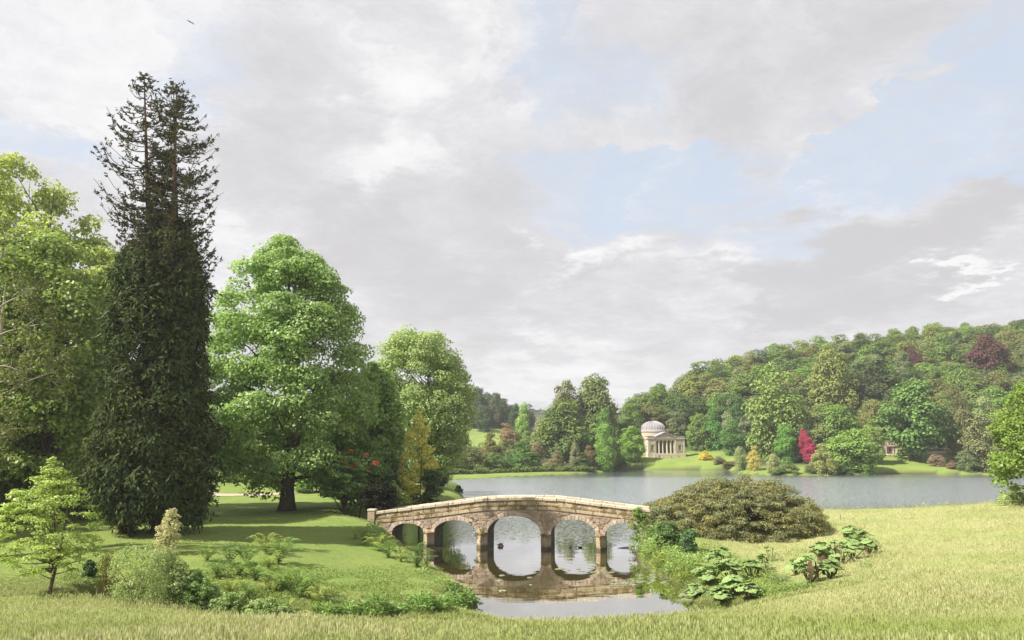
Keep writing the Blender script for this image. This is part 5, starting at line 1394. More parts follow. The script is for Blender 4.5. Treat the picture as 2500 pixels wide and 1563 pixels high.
near_bush('shrub', 'small dark green bush in the long grass behind the young tree', 'shrub', 216, 1412, 34, 36, (0.07, 0.13, 0.035), 207, L=0.07, n=70, cr=0.22)
near_bush('shrub', 'low bramble mound right of the bramble bush in the hollow', 'shrub', 560, 1500, 110, 38, (0.24, 0.33, 0.11), 208, L=0.065, n=90, cr=0.26)
near_bush('shrub', 'low leafy mound below the ferns at the hollow edge', 'shrub', 650, 1505, 120, 32, (0.26, 0.35, 0.12), 209, L=0.065, n=90, cr=0.24)

# ---------------- ferns: rosettes of arching fronds
def frond_mesh(seed, n=13):
    """an arching feathered frond: a midrib with paired tapering leaflets"""
    rg = np.random.default_rng(seed); V = []; F = []
    for i in range(n + 1):
        u = i / n; x = 0.70 * u ** 1.1; z = 0.92 * math.sin(u * 1.9) * (1 - 0.12 * u)
        V += [(x, -0.006, z), (x, 0.006, z)]
    for i in range(n): F.append((2 * i, 2 * i + 1, 2 * i + 3, 2 * i + 2))
    for i in range(1, n + 1):
        u = i / n; x, _, z = V[2 * i]; w = 0.19 * math.sin(PI * min(1, u * 0.86 + 0.13)) ** 0.9
        for s in (-1, 1):
            b = len(V); dz = rg.uniform(-0.05, 0.01)
            V += [(x - 0.028, 0, z), (x + 0.028, 0, z), (x + 0.05, s * w, z + dz - 0.02)]; F.append((b, b + 1, b + 2))
    return mesh_py('frond', V, F, M['leaf'])
FR = [frond_mesh(1, 12), frond_mesh(2, 14)]
def fern(px, py, h_px, color, label, group='ferns', nfr=22, spread=1.0, seed=0, pos=None):
    q = random.Random(seed * 31 + 5)
    b = pos or hit(px, py); s = h_px / (FPX / b.y) / 0.95
    root = thing('fern', label, 'fern', b, 0, group)
    for i in range(nfr):
        a = 2 * PI * i / nfr * 1.618 * 2 + q.uniform(-.3, .3); sc = s * q.uniform(0.7, 1.08)
        tilt = q.uniform(-0.25, 0.35); k_ = q.uniform(.8, 1.2)
        o = obj('frond', FR[i % 2], root, rot=(0, tilt, a), scale=(sc * spread * q.uniform(.7, 1.15), sc * 1.1, sc), color=tuple(c * k_ for c in color))
    return root
FG = (0.19, 0.29, 0.075); FY = (0.31, 0.36, 0.10); FD = (0.12, 0.20, 0.055)
for i, (px, py, h, c, lb) in enumerate([
    (505, 1370, 40, FG, 'green fern at the top left of the fern bank below the lawn'), (560, 1376, 46, FD, 'dark green fern behind the middle of the fern bank'), (600, 1378, 52, FG, 'green fern left of the tallest fern'),
    (648, 1352, 50, FY, 'yellow-green slender fern standing furthest up the lawn'), (680, 1378, 64, FG, 'tallest fern, alone at the right end of the upper row'), (655, 1392, 44, FY, 'yellowish fern just below the tallest fern'),
    (530, 1412, 50, FD, 'deep green fern in the shaded dip of the fern bank'), (585, 1408, 46, FG, 'green fern in the middle of the fern bank'), (622, 1418, 52, FG, 'large fern at the right of the middle row'),
    (690, 1440, 62, FG, 'big upright fern in the lower row, left of a pair'), (735, 1462, 66, FG, 'big upright fern in the lower row, right of a pair'), (655, 1448, 40, FY, 'small yellowish fern left of the big pair'),
    (560, 1455, 44, FY, 'yellow-green fern in the lower left of the fern bank'), (600, 1465, 40, FG, 'small green fern low in the fern bank'), (775, 1478, 46, FY, 'yellow-green fern right of the big pair'),
    (520, 1462, 40, FG, 'green fern at the left foot of the fern bank'), (700, 1497, 34, FY, 'low yellow-green fern at the very bottom of the fern bank'), (525, 1494, 30, FG, 'low green fern by the meadow edge'),
    (765, 1500, 28, FG, 'low fern between the bottom fern and the dock leaves'), (620, 1494, 30, FG, 'low green fern in the bramble mounds'),
    (888, 1330, 40, FG, 'fern on the bank highest up beside the bridge'), (925, 1345, 42, FY, 'light green fern on the bank just below the bridge end'), (948, 1362, 40, FG, 'green fern on the bank in front of the first arch'),
    (978, 1372, 34, FY, 'yellow-green fern on the bank left of the big water-side fern'), (1018, 1386, 52, FD, 'big dark green fern at the water in front of the bridge'), (1042, 1384, 34, FG, 'smaller fern right of the big water-side fern'),
    (868, 1316, 30, FY, 'small fern at the top of the bank left of the bridge')]):
    fern(px, py, h, c, lb, seed=i, nfr=24 if h > 38 else 18, group='ferns on the banks')

# ---------------- clumps of broad dock-like leaves at the water's edge
def dock(px, py, w_px, h_px, color, label, seed, leaf=0.17, n=130, group='broad-leaved plants on the banks', pos=None):
    rg = np.random.default_rng(seed); b = pos or hit(px, py); pm = FPX / b.y; w = w_px / pm / 2; h = h_px / pm
    root = thing('broad_leaved_plant', label, 'plant', b, 0, group)
    a = rg.uniform(0, 2 * PI, n); r = w * np.sqrt(rg.random(n)); z = h * rg.uniform(0.15, 1, n) * np.sqrt(np.clip(1.05 - (r / w) ** 2, 0.1, 1))
    P = np.stack([r * np.cos(a), r * np.sin(a), z], 1)
    al = np.stack([np.cos(a), np.sin(a), rg.uniform(-0.2, 1.0, n)], 1)
    N = np.stack([-0.3 * np.cos(a), -0.3 * np.sin(a), np.ones(n)], 1) + rg.normal(size=(n, 3)) * 0.45
    V_, F_ = leaf_quads(P, N, leaf * rg.uniform(.7, 1.3, n), leaf * 0.42 * rg.uniform(.7, 1.3, n), rg, al)
    obj('leaves', mesh_arr('leaves', V_, F_, M['leaf']), root, color=color)
    return root
DK = (0.21, 0.33, 0.10); DL = (0.30, 0.41, 0.14)
for i, (px, py, w_, h, c, lb) in enumerate([
    (800, 1500, 64, 30, DK, 'leafy plant clump at the meadow edge, leftmost of the dock clumps'), (850, 1503, 58, 34, DK, 'dock clump second from the left along the meadow edge'), (912, 1503, 84, 52, (0.16, 0.26, 0.075), 'wide dock clump in the middle of the bank foot'),
    (965, 1498, 50, 26, DK, 'low dock clump right of the wide middle one'), (1025, 1494, 78, 50, DK, 'tall dock clump left of the stream corner'), (1072, 1492, 60, 38, DK, 'dock clump between the tall one and the stream corner'),
    (1108, 1486, 62, 44, DK, 'dock clump hanging over the stream corner'), (1140, 1476, 52, 40, DK, 'dark dock clump at the very corner of the stream bank'), (1160, 1478, 36, 22, DL, 'small light dock clump touching the water at the corner'),
    (1110, 1450, 50, 26, (0.08, 0.15, 0.04), 'dark leafy clump on the crest above the stream corner'), (1030, 1400, 40, 16, DL, 'low leafy plant at the waterline below the water-side fern'), (1080, 1424, 46, 16, DL, 'low leafy plant half way down the left stream bank'),
    (912, 1304, 46, 34, DL, 'light leafy plant against the bridge end wall'), (930, 1322, 40, 26, DL, 'leafy plant at the foot of the bridge end wall'), (958, 1346, 34, 22, DL, 'leafy plant below the first arch'), (905, 1318, 50, 20, (0.19, 0.25, 0.13), 'greyish leafy plant on the turf beside the bridge end'),
    (1560, 1348, 46, 44, DL, 'light leafy plant at the water beside the fifth arch'), (1585, 1360, 50, 44, DL, 'light leafy plant on the right bank just past the bridge'), (1572, 1322, 50, 40, DK, 'green leafy plant against the right bridge end'),
    (1600, 1345, 56, 40, DL, 'leafy plant mass above the right bank water'), (1612, 1384, 50, 40, (0.30, 0.36, 0.085), 'yellow-green leafy plant at the right water edge'), (1650, 1400, 60, 48, DL, 'light green leafy plant midway along the right water edge'),
    (1640, 1368, 60, 40, DL, 'leafy plant behind the yellow-green one on the right bank'), (1670, 1420, 50, 44, (0.27, 0.33, 0.08), 'yellowish leafy plant left of the giant rhubarb'), (1605, 1310, 56, 40, DK, 'green leafy mass under the left of the spreading shrub'),
    (1680, 1386, 56, 36, DL, 'light leafy plant between the water plants and the rhubarb'), (1640, 1335, 50, 36, (0.15, 0.24, 0.07), 'leafy plant below the spreading shrub'), (1550, 1302, 26, 28, DK, 'small leafy plant in the shadow of the bridge end'),
    (1900, 1425, 70, 22, (0.12, 0.19, 0.075), 'low bluish-green plant between the two rhubarb groups'), (1960, 1440, 60, 22, DK, 'low dark leafy plant in front of the right rhubarb group'), (2110, 1385, 34, 16, DK, 'small dark plant alone right of the rhubarb'), (1860, 1455, 60, 18, DL, 'low light plant right of the front rhubarb leaves'),
    (1720, 1370, 50, 30, DL, 'leafy plant behind the left rhubarb group')]):
    dock(px, py, w_, h, c, lb, 300 + i, leaf=0.17 if h > 24 else 0.12, n=int(w_ * h / 12) + 50)
near_bush('shrub', 'green bush tucked under the left front of the spreading shrub', 'shrub', 1682, 1346, 46, 52, (0.10, 0.19, 0.075), 221, cr=0.4, L=0.09)
near_bush('shrub', 'leafy green bush between the spreading shrub and the bridge', 'shrub', 1625, 1330, 70, 50, (0.13, 0.21, 0.07), 222, cr=0.4, L=0.09)
# ivy over the right end of the bridge
iv_o = bridge_pt(bs(1560, 1265), -0.25, bz(1560, 1262))
rg = np.random.default_rng(91)
Cs = np.array([(rg.normal(0, 0.6), rg.uniform(-0.1, 0.15), rg.normal(-0.1, 0.55)) for _ in range(26)]); Cs[:, 0] += 0.25 * (-Cs[:, 2])
V_, F_ = clump_leaves(Cs, np.full(26, 0.34), 60, 0.09, 0.065, rg, up=0.2)
tag(obj('ivy', mesh_arr('ivy', V_, F_, M['leaf']), loc=iv_o, color=(0.24, 0.37, 0.10)), 'bright green ivy hanging over the right end of the bridge', 'ivy')
for i, (px, py, n_, r_) in enumerate([(1172, 1303, 9, 0.3), (1148, 1268, 4, 0.16), (1165, 1306, 4, 0.2)]):
    o_ = bridge_pt(bs(px, py), -0.12, bz(px, py) if i != 0 else bz(px, py) + 0.1)
    if i == 0: o_ = bridge_pt(bs(1180, 1300), -0.3, bz(1180, 1300))
    Cs = rg.normal(0, 0.22, (n_, 3)) * [1, .3, 1]
    V_, F_ = clump_leaves(Cs, np.full(n_, r_ * .7), 34, 0.06, 0.04, rg)
    tag(obj('wall_plant', mesh_arr('wall_plant', V_, F_, M['leaf']), loc=o_, color=(0.2, 0.25, 0.06)), ['moss and fern tuft on the pier between the second and third arches', 'small plant rooted above the second arch', 'little weed beside the moss tuft on the second pier'][i], 'plant')

# ---------------- giant rhubarb
def gun_leaf(seed):
    rg = np.random.default_rng(seed); lob = 7; na = 35; V = [(0, 0, 0)]; F = []
    for ri, rr in enumerate((0.45, 0.8, 1.0)):
        for i in range(na):
            a = -PI * 0.94 + 2 * PI * 0.94 * i / (na - 1)
            l = abs(math.cos(a * lob / 2)); R_ = rr * (0.78 + 0.22 * l) if ri else rr * 0.95
            if ri == 2: R_ *= 0.9 + 0.13 * rg.random() + 0.05 * (i % 2)
            z = 0.22 * rr ** 1.5 + 0.06 * l * rr - (0.22 * rr ** 5) + rg.normal(0, 0.015)
            V.append((R_ * math.cos(a), R_ * math.sin(a), z))
    for i in range(na - 1): F.append((0, 1 + i, 2 + i))
    for k_ in range(2):
        for i in range(na - 1): a = 1 + k_ * na + i; F.append((a, a + na, a + na + 1, a + 1))
    return mesh_py('leaf', V, F, M['gunnera'])
m, t = new_mat('giant_rhubarb_leaf')
oi = t.n('ShaderNodeObjectInfo').outputs['Color']; tcg = coords(t)
n_ = t.noise(tcg, 5, 5, 0.6)
wv = t.n('ShaderNodeTexNoise'); t.link(tcg, wv.inputs['Vector']); wv.inputs['Scale'].default_value = 14
c = t.mix(t.ramp(n_, 0.35, 0.65), t.vmath('MULTIPLY', oi, (0.75,) * 3), t.vmath('MULTIPLY', oi, (1.25, 1.2, 1.1)))
d = t.n('ShaderNodeBsdfDiffuse'); t.link(c, d.inputs['Color']); t.link(bump(t, wv.outputs['Fac'], 0.7, 0.08), d.inputs['Normal'])
tr = t.n('ShaderNodeBsdfTranslucent'); t.link(t.vmath('MULTIPLY', c, (0.9, 1.3, 0.4)), tr.inputs['Color'])
mx = t.n('ShaderNodeMixShader'); mx.inputs[0].default_value = 0.22; t.link(d.outputs[0], mx.inputs[1]); t.link(tr.outputs[0], mx.inputs[2]); finish(t, mx.outputs[0])
M['gunnera'] = m
GL = [gun_leaf(s) for s in (1, 2, 3)]
V_, F_ = tube_arr(np.array([[0, 0, 0], [0.0, 0, 0.35], [0, 0, 0.7], [0, 0, 1.0]]), [0.045, 0.035, 0.03, 0.022], 6)
M['stalk'] = plain('thorny_green_stalk', (0.13, 0.15, 0.045), 0.7)
M['dead_leaf'] = plain('withered_rust_leaf', (0.105, 0.068, 0.032), 0.9, 4)
STK = mesh_arr('stalk', V_, F_, M['stalk'], True)
DL_ = mesh_py('withered_leaf', [(0, -.05, 0), (0, .05, 0), (.12, .2, -.45), (.1, -.22, -.4), (.05, .12, -1.0), (.16, -.1, -.95)], [(0, 1, 2, 3), (3, 2, 4, 5)], M['dead_leaf'])
def rhubarb(px, py, h, label, seed, nl=8, rad=0.75, tilt=0.45, dead=3, col=(0.25, 0.35, 0.14)):
    q = random.Random(seed); b = hit(px, py)
    root = thing('giant_rhubarb', label, 'plant', b, 0, 'giant rhubarb plants on the right bank')
    nl = int(nl * 2.1); rad *= 0.82
    for i in range(nl):
        a = 2 * PI * i / nl * 1.618 + q.uniform(-.35, .35); hh_ = h * q.uniform(0.4, 0.95); out = q.uniform(0.15, 1.15) * (1.25 - hh_ / h) * h * 0.95
        e = Vector((math.cos(a) * out, math.sin(a) * out, hh_)); s = Vector((math.cos(a) * .12, math.sin(a) * .12, 0))
        d = e - s; rot = d.to_track_quat('Z', 'Y').to_euler()
        obj('stalk', STK, root, loc=s, rot=rot, scale=(1, 1, d.length))
        r_ = rad * q.uniform(0.75, 1.15); k_ = q.uniform(.75, 1.2)
        nrm = Vector((math.cos(a) * tilt * q.uniform(.4, 1.4), math.sin(a) * tilt * q.uniform(.4, 1.4), 1)).normalized()
        qq = nrm.to_track_quat('Z', 'Y') @ Matrix.Rotation(a + q.uniform(-.4, .4), 3, 'Z').to_quaternion()
        obj('leaf', GL[i % 3], root, loc=e, rot=qq.to_euler(), scale=(r_, r_, r_), color=tuple(c * k_ for c in col))
    for i in range(dead + (1 if dead else 0)):
        a = -PI / 2 + q.uniform(-1.4, 1.4); k_ = h * q.uniform(.6, .9)
        obj('withered_leaf', DL_, root, loc=(math.cos(a) * q.uniform(.2, .6), math.sin(a) * q.uniform(.2, .6), k_), rot=(0, 0, a), scale=(0.9, 0.9, k_ * .8))
    return root
for i, (px, py, h, nl, rad, dead, lb) in enumerate([
    (1765, 1392, 1.9, 9, 0.62, 0, 'giant rhubarb at the back of the left group'), (1732, 1428, 1.7, 8, 0.66, 2, 'giant rhubarb at the left of the left group, above the stream'), (1785, 1425, 1.9, 8, 0.68, 2, 'giant rhubarb in the middle of the left group'),
    (1835, 1412, 1.4, 7, 0.6, 1, 'giant rhubarb on the right of the left group'), (1860, 1396, 1.5, 5, 0.45, 1, 'small long-stalked rhubarb at the right end of the left group'), (1880, 1372, 1.3, 3, 0.34, 0, 'thin rhubarb seedling standing apart between the groups'),
    (1700, 1462, 1.1, 8, 0.66, 1, 'low rhubarb in the front row nearest the stream'), (1760, 1470, 1.0, 8, 0.72, 0, 'low pale rhubarb in the middle of the front row'), (1830, 1462, 1.2, 8, 0.66, 1, 'low rhubarb at the right of the front row'), (1795, 1455, 1.4, 7, 0.62, 0, 'rhubarb filling the gap behind the front row'),
    (1978, 1424, 1.9, 7, 0.66, 4, 'giant rhubarb with many withered leaves at the left of the right group'), (2028, 1412, 1.4, 8, 0.58, 1, 'giant rhubarb low in the middle of the right group'), (2010, 1382, 1.9, 8, 0.66, 3, 'giant rhubarb in the centre of the right group'),
    (2045, 1378, 1.9, 6, 0.62, 4, 'giant rhubarb with a rusty brown skirt in the right group'), (2082, 1366, 1.7, 6, 0.74, 0, 'giant rhubarb with one huge upturned leaf'), (2125, 1352, 1.3, 7, 0.6, 2, 'giant rhubarb with browning edge at the right end'),
    (2075, 1330, 1.9, 11, 0.58, 0, 'giant rhubarb standing highest at the back of the right group'), (2105, 1334, 1.6, 8, 0.55, 0, 'giant rhubarb at the back right with a dark understorey'), (1945, 1402, 1.2, 5, 0.6, 0, 'pale rhubarb reaching out left of the right group')]):
    rhubarb(px, py, h, lb, 400 + i, nl, rad, dead=dead)

# ---------------- on the water
m, t = new_mat('lily_pad_leaf'); finish(t, principled(t, t.mix(t.n('ShaderNodeObjectInfo').outputs['Random'], (0.10, 0.13, 0.05), (0.28, 0.29, 0.17)), 0.25))
M['pad'] = m
PD = Mesh(); na = 14
PD.add([(0, 0, 0)] + [(math.cos(a), math.sin(a), 0.015) for a in np.linspace(0.2, 2 * PI - 0.2, na)] + [(1.02 * math.cos(a), 1.02 * math.sin(a), -0.03) for a in np.linspace(0.2, 2 * PI - 0.2, na)],
       [(0, i + 1, i + 2) for i in range(na - 1)] + [(i + 1, i + 1 + na, i + 2 + na, i + 2) for i in range(na - 1)])
pdm = mesh_py('lily_pad', PD.v, PD.f, M['pad'])
q = random.Random(77)
zones = [((1560, 1630), (1402, 1425), 30, 'water lily pad in the scatter off the right bank'), ((1490, 1560), (1412, 1432), 18, 'water lily pad on the reflection of the parapet'), ((1665, 1690), (1462, 1472), 7, 'water lily pad in the corner by the front rhubarb'),
         ((1440, 1520), (1392, 1402), 10, 'water lily pad below the reflection of the fifth arch'), ((1360, 1470), (1385, 1398), 12, 'water lily pad below the reflection of the fourth arch'), ((1210, 1300), (1405, 1455), 6, 'water lily pad afloat in front of the central arch'), ((1640, 1680), (1440, 1456), 6, 'water lily pad near the right bank below the water plants')]
for (xa, xb), (ya, yb), n_, lb in zones:
    for i in range(n_):
        p = atz(q.uniform(xa, xb), q.uniform(ya, yb))
        if float(water_dist(np.array([p.x]), np.array([p.y]))[0]) > -0.15: continue
        s_ = q.uniform(0.12, 0.34)
        tag(obj('water_lily_pad', pdm, loc=(p.x, p.y, 0.012 + q.uniform(0, .01)), rot=(0, 0, q.uniform(0, 6.28)), scale=(s_, s_, 1)), lb, 'lily pad', lb.replace('water lily pad', 'water lily pads'))
M['duck'] = plain('dark_duck_plumage', (0.05, 0.04, 0.035)); M['swan'] = plain('white_swan_plumage', (0.8, 0.79, 0.76), var=0.05); M['bill'] = plain('orange_bill', (0.5, 0.2, 0.04)); M['rock'] = plain('wet_dark_rock', (0.03, 0.028, 0.025), 0.4)
def waterbird(name, label, cat, loc_, rot, s, mat, neck=1.0, group=None, z=0.0):
    root = thing(name, label, cat, (loc_[0], loc_[1], z), rot, group)
    J = {'tail': (-.30, 0, .12, .03), 'rump': (-.18, 0, .09, .09), 'mid': (0, 0, .08, .13), 'brst': (.15, 0, .10, .10), 'n1': (.22, 0, .10 + .12 * neck, .045), 'n2': (.22, 0, .10 + .26 * neck, .036), 'hd': (.25, 0, .12 + .33 * neck, .05), 'bk': (.31, 0, .11 + .32 * neck, .03)}
    ks = list(J); me = skin_figure('body', J, list(zip(ks[:-1], ks[1:])), s, mat)
    obj('body', me, root)
    V_, F_ = tube_arr(np.array([[.30, 0, .11 + .32 * neck], [.38, 0, .095 + .32 * neck]]) * s, [.022 * s, .008 * s], 6)
    obj('bill', mesh_arr('bill', V_, F_, M['bill']), root)
    return root
p = atz(2118, 1155); waterbird('swan', 'white swan on the lake by the cottage lawn', 'swan', p, 2.8, 2.4, M['swan'], 1.7)
p = atz(1222, 1334)
isl = Mesh(); qi = random.Random(9)
nest = thing('nest_heap', 'low heap of reddish-brown sticks and stones breaking the water behind the central arch', 'heap', (p.x, p.y, 0))
M['nest'] = plain('reddish_sticks', (0.35, 0.19, 0.13), 0.9)
for i in range(26):
    a = qi.uniform(0, 6.28); r_ = qi.uniform(0, .42); z = 0.28 * (1 - r_ / .5) 
    st = Mesh(); l, w_ = qi.uniform(.10, .22), qi.uniform(.03, .07); st.box(-l, l, -w_, w_, -w_, w_)
    o_ = st.build('stone' if w_ > .05 else 'stick', M['nest'], nest, loc=(math.cos(a) * r_, math.sin(a) * r_, z - .02)); o_.rotation_euler = (qi.uniform(-.4, .4), qi.uniform(-.5, .5), qi.uniform(0, 3.1))
waterbird('moorhen', 'dark moorhen sitting on the heap behind the central arch', 'bird', p + Vector((0.02, 0, 0)), 2.4, 0.62, M['duck'], 0.8, z=0.24)
p = atz(1393, 1337); waterbird('duck', 'small dark duck seen through the fourth arch, left of two', 'duck', p, 1.2, 0.75, M['duck'], 0.7, 'ducks seen through the fourth arch', z=-0.03)
p = atz(1416, 1337.5); waterbird('duck', 'larger dark duck seen through the fourth arch, right of two', 'duck', p, 3.3, 1.05, M['duck'], 0.25, 'ducks seen through the fourth arch', z=-0.03)
p0 = atz(1508, 1338.5); V_, F_ = tube_arr(np.array([[0, 0, .02], [.6, .1, .06], [1.3, .1, .10], [2.0, -.1, .16]]), [.02, .05, .08, .1], 7)
tag(obj('log', mesh_arr('log', V_, F_, M['rock'], True), loc=p0), 'dark sunken log at the waterline in the fifth arch', 'log')
for px, lb, s_ in ((2052, 'dark duck standing on the meadow edge by the lake', 1.0), (2084, 'pale-backed duck at the meadow edge, right of the dark one', 0.8)):
    h_ = hit(px, 1268); waterbird('duck', lb, 'duck', h_, 1.0 if s_ == 1 else 0.2, s_, M['duck'] if s_ == 1 else plain('fawn_plumage', (.3, .24, .17)), 1.0, 'ducks at the meadow edge', z=h_.z + 0.06)
# bird in the sky
bp = at(466, 55, 62); bird = thing('bird', 'dark bird flying high against the clouds', 'bird', bp, R(-30))
J = {'tl': (-.22, 0, .14, .02), 'rp': (-.12, 0, .07, .045), 'md': (0, 0, 0, .06), 'br': (.1, 0, -.06, .05), 'hd': (.18, 0, -.11, .035), 'bk': (.23, 0, -.14, .012)}
ks = list(J); obj('body', skin_figure('body', J, list(zip(ks[:-1], ks[1:])), 1.0, M['duck']), bird)
for s in (-1, 1): obj('wing', mesh_py('wing', [(.07, 0, 0), (-.09, 0, .02), (-.10, s * .22, .06), (.03, s * .24, .07), (-.13, s * .42, .02)], [(0, 1, 2, 3), (3, 2, 4)], M['duck']), bird)
# ---------------- grass: tufts instanced over the turf
def tuft(seed, nb, h, w, lean, heads=0):
    rg = np.random.default_rng(seed); V, F = [], []
    for i in range(nb):
        a = rg.uniform(0, 2 * PI); r0 = rg.uniform(0, 0.10); hh_ = h * rg.uniform(0.55, 1.1); l = lean * rg.uniform(0.3, 1.4) * hh_; a2 = a + rg.normal(0, .5)
        bx, by = r0 * math.cos(a), r0 * math.sin(a); sx, sy = -math.sin(a2) * w, math.cos(a2) * w; b = len(V)
        V += [(bx - sx, by - sy, 0), (bx + sx, by + sy, 0), (bx + l * .4 * math.cos(a2) + sx * .7, by + l * .4 * math.sin(a2) + sy * .7, hh_ * .6), (bx + l * .4 * math.cos(a2) - sx * .7, by + l * .4 * math.sin(a2) - sy * .7, hh_ * .6),
              (bx + l * math.cos(a2), by + l * math.sin(a2), hh_)]
        F += [(b, b + 1, b + 2), (b, b + 2, b + 3), (b + 3, b + 2, b + 4)]
        if i < heads:
            tx_, ty_ = bx + l * math.cos(a2), by + l * math.sin(a2); b = len(V); z = hh_ * 0.95
            V += [(tx_, ty_, z), (tx_ + .018, ty_, z + .06), (tx_, ty_ + .0, z + .15), (tx_ - .018, ty_, z + .06)]; F += [(b, b + 1, b + 2), (b, b + 2, b + 3)]
    return np.array(V), np.array(F)
m, t = new_mat('meadow_grass_blades')
geo = t.n('ShaderNodeNewGeometry'); P_ = geo.outputs['Position']
isl = geo.outputs['Random Per Island']
ia = t.n('ShaderNodeAttribute', attribute_type='INSTANCER', attribute_name='dry').outputs['Fac']
n1_ = t.noise(P_, 0.16, 5, 0.6); n2_ = t.noise(P_, 0.9, 4, 0.6)
green = t.mix(isl, (0.18, 0.26, 0.055), (0.34, 0.39, 0.13))
straw = t.mix(isl, (0.42, 0.39, 0.18), (0.70, 0.63, 0.42))
f = t.math('ADD', t.math('MULTIPLY', t.ramp(n1_, 0.36, 0.62), 0.5), t.math('MULTIPLY', t.ramp(n2_, 0.38, 0.62), 0.35))
f = t.math('MULTIPLY', t.math('ADD', f, 0.12), ia, clamp=True)
f = t.math('ADD', f, t.math('MULTIPLY', t.ramp(isl, 0.75, 0.9), t.math('MULTIPLY', ia, 0.35)), clamp=True)
c = t.mix(f, green, straw)
d = t.n('ShaderNodeBsdfDiffuse'); t.link(c, d.inputs['Color']); tr = t.n('ShaderNodeBsdfTranslucent'); t.link(c, tr.inputs['Color'])
mx = t.n('ShaderNodeMixShader'); mx.inputs[0].default_value = 0.4; t.link(d.outputs[0], mx.inputs[1]); t.link(tr.outputs[0], mx.inputs[2]); finish(t, mx.outputs[0])
M['meadow'] = m
def grass_field(name, label, pts, scl, dry, variants, color=None):
    me = bpy.data.meshes.new(name); me.vertices.add(len(pts)); me.vertices.foreach_set('co', np.asarray(pts, np.float32).ravel()); me.update()
    for nm, arr_ in (('scl', scl), ('dry', dry), ('rot', np.random.default_rng(4).uniform(0, 6.28, len(pts)))):
        a_ = me.attributes.new(nm, 'FLOAT', 'POINT'); a_.data.foreach_set('value', np.asarray(arr_, np.float32))
    a_ = me.attributes.new('kind', 'INT', 'POINT'); a_.data.foreach_set('value', np.random.default_rng(5).integers(0, len(variants), len(pts)).astype(np.int32))
    o = obj(name, me); tag(o, label, kind='stuff')
    ng = bpy.data.node_groups.new(name, 'GeometryNodeTree')
    ng.interface.new_socket('Geometry', in_out='INPUT', socket_type='NodeSocketGeometry'); ng.interface.new_socket('Geometry', in_out='OUTPUT', socket_type='NodeSocketGeometry')
    N = ng.nodes; gi = N.new('NodeGroupInput'); go = N.new('NodeGroupOutput'); L_ = ng.links
    join = N.new('GeometryNodeJoinGeometry')
    na_s = N.new('GeometryNodeInputNamedAttribute'); na_s.data_type = 'FLOAT'; na_s.inputs['Name'].default_value = 'scl'
    na_r = N.new('GeometryNodeInputNamedAttribute'); na_r.data_type = 'FLOAT'; na_r.inputs['Name'].default_value = 'rot'
    na_k = N.new('GeometryNodeInputNamedAttribute'); na_k.data_type = 'INT'; na_k.inputs['Name'].default_value = 'kind'
    cx = N.new('ShaderNodeCombineXYZ'); L_.new(na_r.outputs['Attribute'], cx.inputs[2])
    for i, (V_, F_) in enumerate(variants):
        pm = mesh_arr('grass_tuft', V_, F_, M['meadow'])
        po = bpy.data.objects.new('grass_tuft', pm)
        oi_ = N.new('GeometryNodeObjectInfo'); oi_.inputs['Object'].default_value = po; oi_.transform_space = 'ORIGINAL'
        eq = N.new('FunctionNodeCompare'); eq.data_type = 'INT'; eq.operation = 'EQUAL'; L_.new(na_k.outputs['Attribute'], eq.inputs[2]); eq.inputs[3].default_value = i
        ip = N.new('GeometryNodeInstanceOnPoints'); L_.new(gi.outputs[0], ip.inputs['Points']); L_.new(eq.outputs[0], ip.inputs['Selection']); L_.new(oi_.outputs['Geometry'], ip.inputs['Instance'])
        L_.new(cx.outputs[0], ip.inputs['Rotation']); L_.new(na_s.outputs['Attribute'], ip.inputs['Scale']); L_.new(ip.outputs[0], join.inputs[0])
    L_.new(join.outputs[0], go.inputs[0])
    md = o.modifiers.new('tufts', 'NODES'); md.node_group = ng
    return o
rg = np.random.default_rng(88)
def scatter(n, y0, y1, sel, power=1.0, xl=-0.78, xr=0.78, extra=6):
    # denser near the camera, thinning with distance
    u_ = rg.random(n); y = y0 * (y1 / y0) ** (u_ ** power)
    x = rg.uniform(xl, xr, n) * y + rg.uniform(-extra, extra, n)
    k_ = sel(x, y); return x[k_], y[k_]
x, y = scatter(300000, 17, 150, lambda x, y: (meadow_weight(x, y) > rg.random(len(x)) * 0.9 + 0.05) & (water_dist(x, y) > 0.3))
pts = np.stack([x, y, land(x, y) - 0.03], 1)
vars_m = [tuft(s, 12, 0.10, 0.004, 1.3, 1) for s in range(4)] + [tuft(9, 3, 0.27, 0.003, 0.5, 3), tuft(10, 14, 0.08, 0.005, 1.5, 0)]
nz = 0.5 + 0.5 * np.sin(x * 0.31 + 2 * np.sin(y * 0.13)) * np.sin(y * 0.27 + 1.5 * np.sin(x * 0.11))
grass_field('meadow_grass', 'long straw-tipped meadow grass on the near slope', pts, rg.uniform(0.55, 1.25, len(x)) * (0.8 + 0.5 * nz) * np.clip(0.85 + (y - 30) * 0.006, 0.8, 1.35), np.clip(0.16 + 0.7 * nz + 0.25 * sstep(-5, 20, x) - 0.7 * np.exp(-((x - 9) / 7) ** 2 - ((y - 26) / 6) ** 2), 0, 1) * rg.uniform(0.55, 1.0, len(x)), vars_m)
# short turf and rough bank grass
x, y = scatter(150000, 44, 135, lambda x, y: (meadow_weight(x, y) < 0.6) & (water_dist(x, y) > 0.15), xl=-0.75, xr=0.4)
d_ = water_dist(x, y)
pts = np.stack([x, y, land(x, y) - 0.02], 1)
vars_l = [tuft(s + 20, 10, 0.16, 0.011, 0.8, 0) for s in range(4)]
rough = sstep(3.5, 0.3, d_) + sstep(56, 50, y) * 0.8
grass_field('lawn_grass', 'short green grass of the lawn, rougher along the bank', pts, rg.uniform(0.5, 1.0, len(x)) * (0.55 + 1.6 * np.clip(rough, 0, 1.2)), np.full(len(x), 0.28), vars_l)

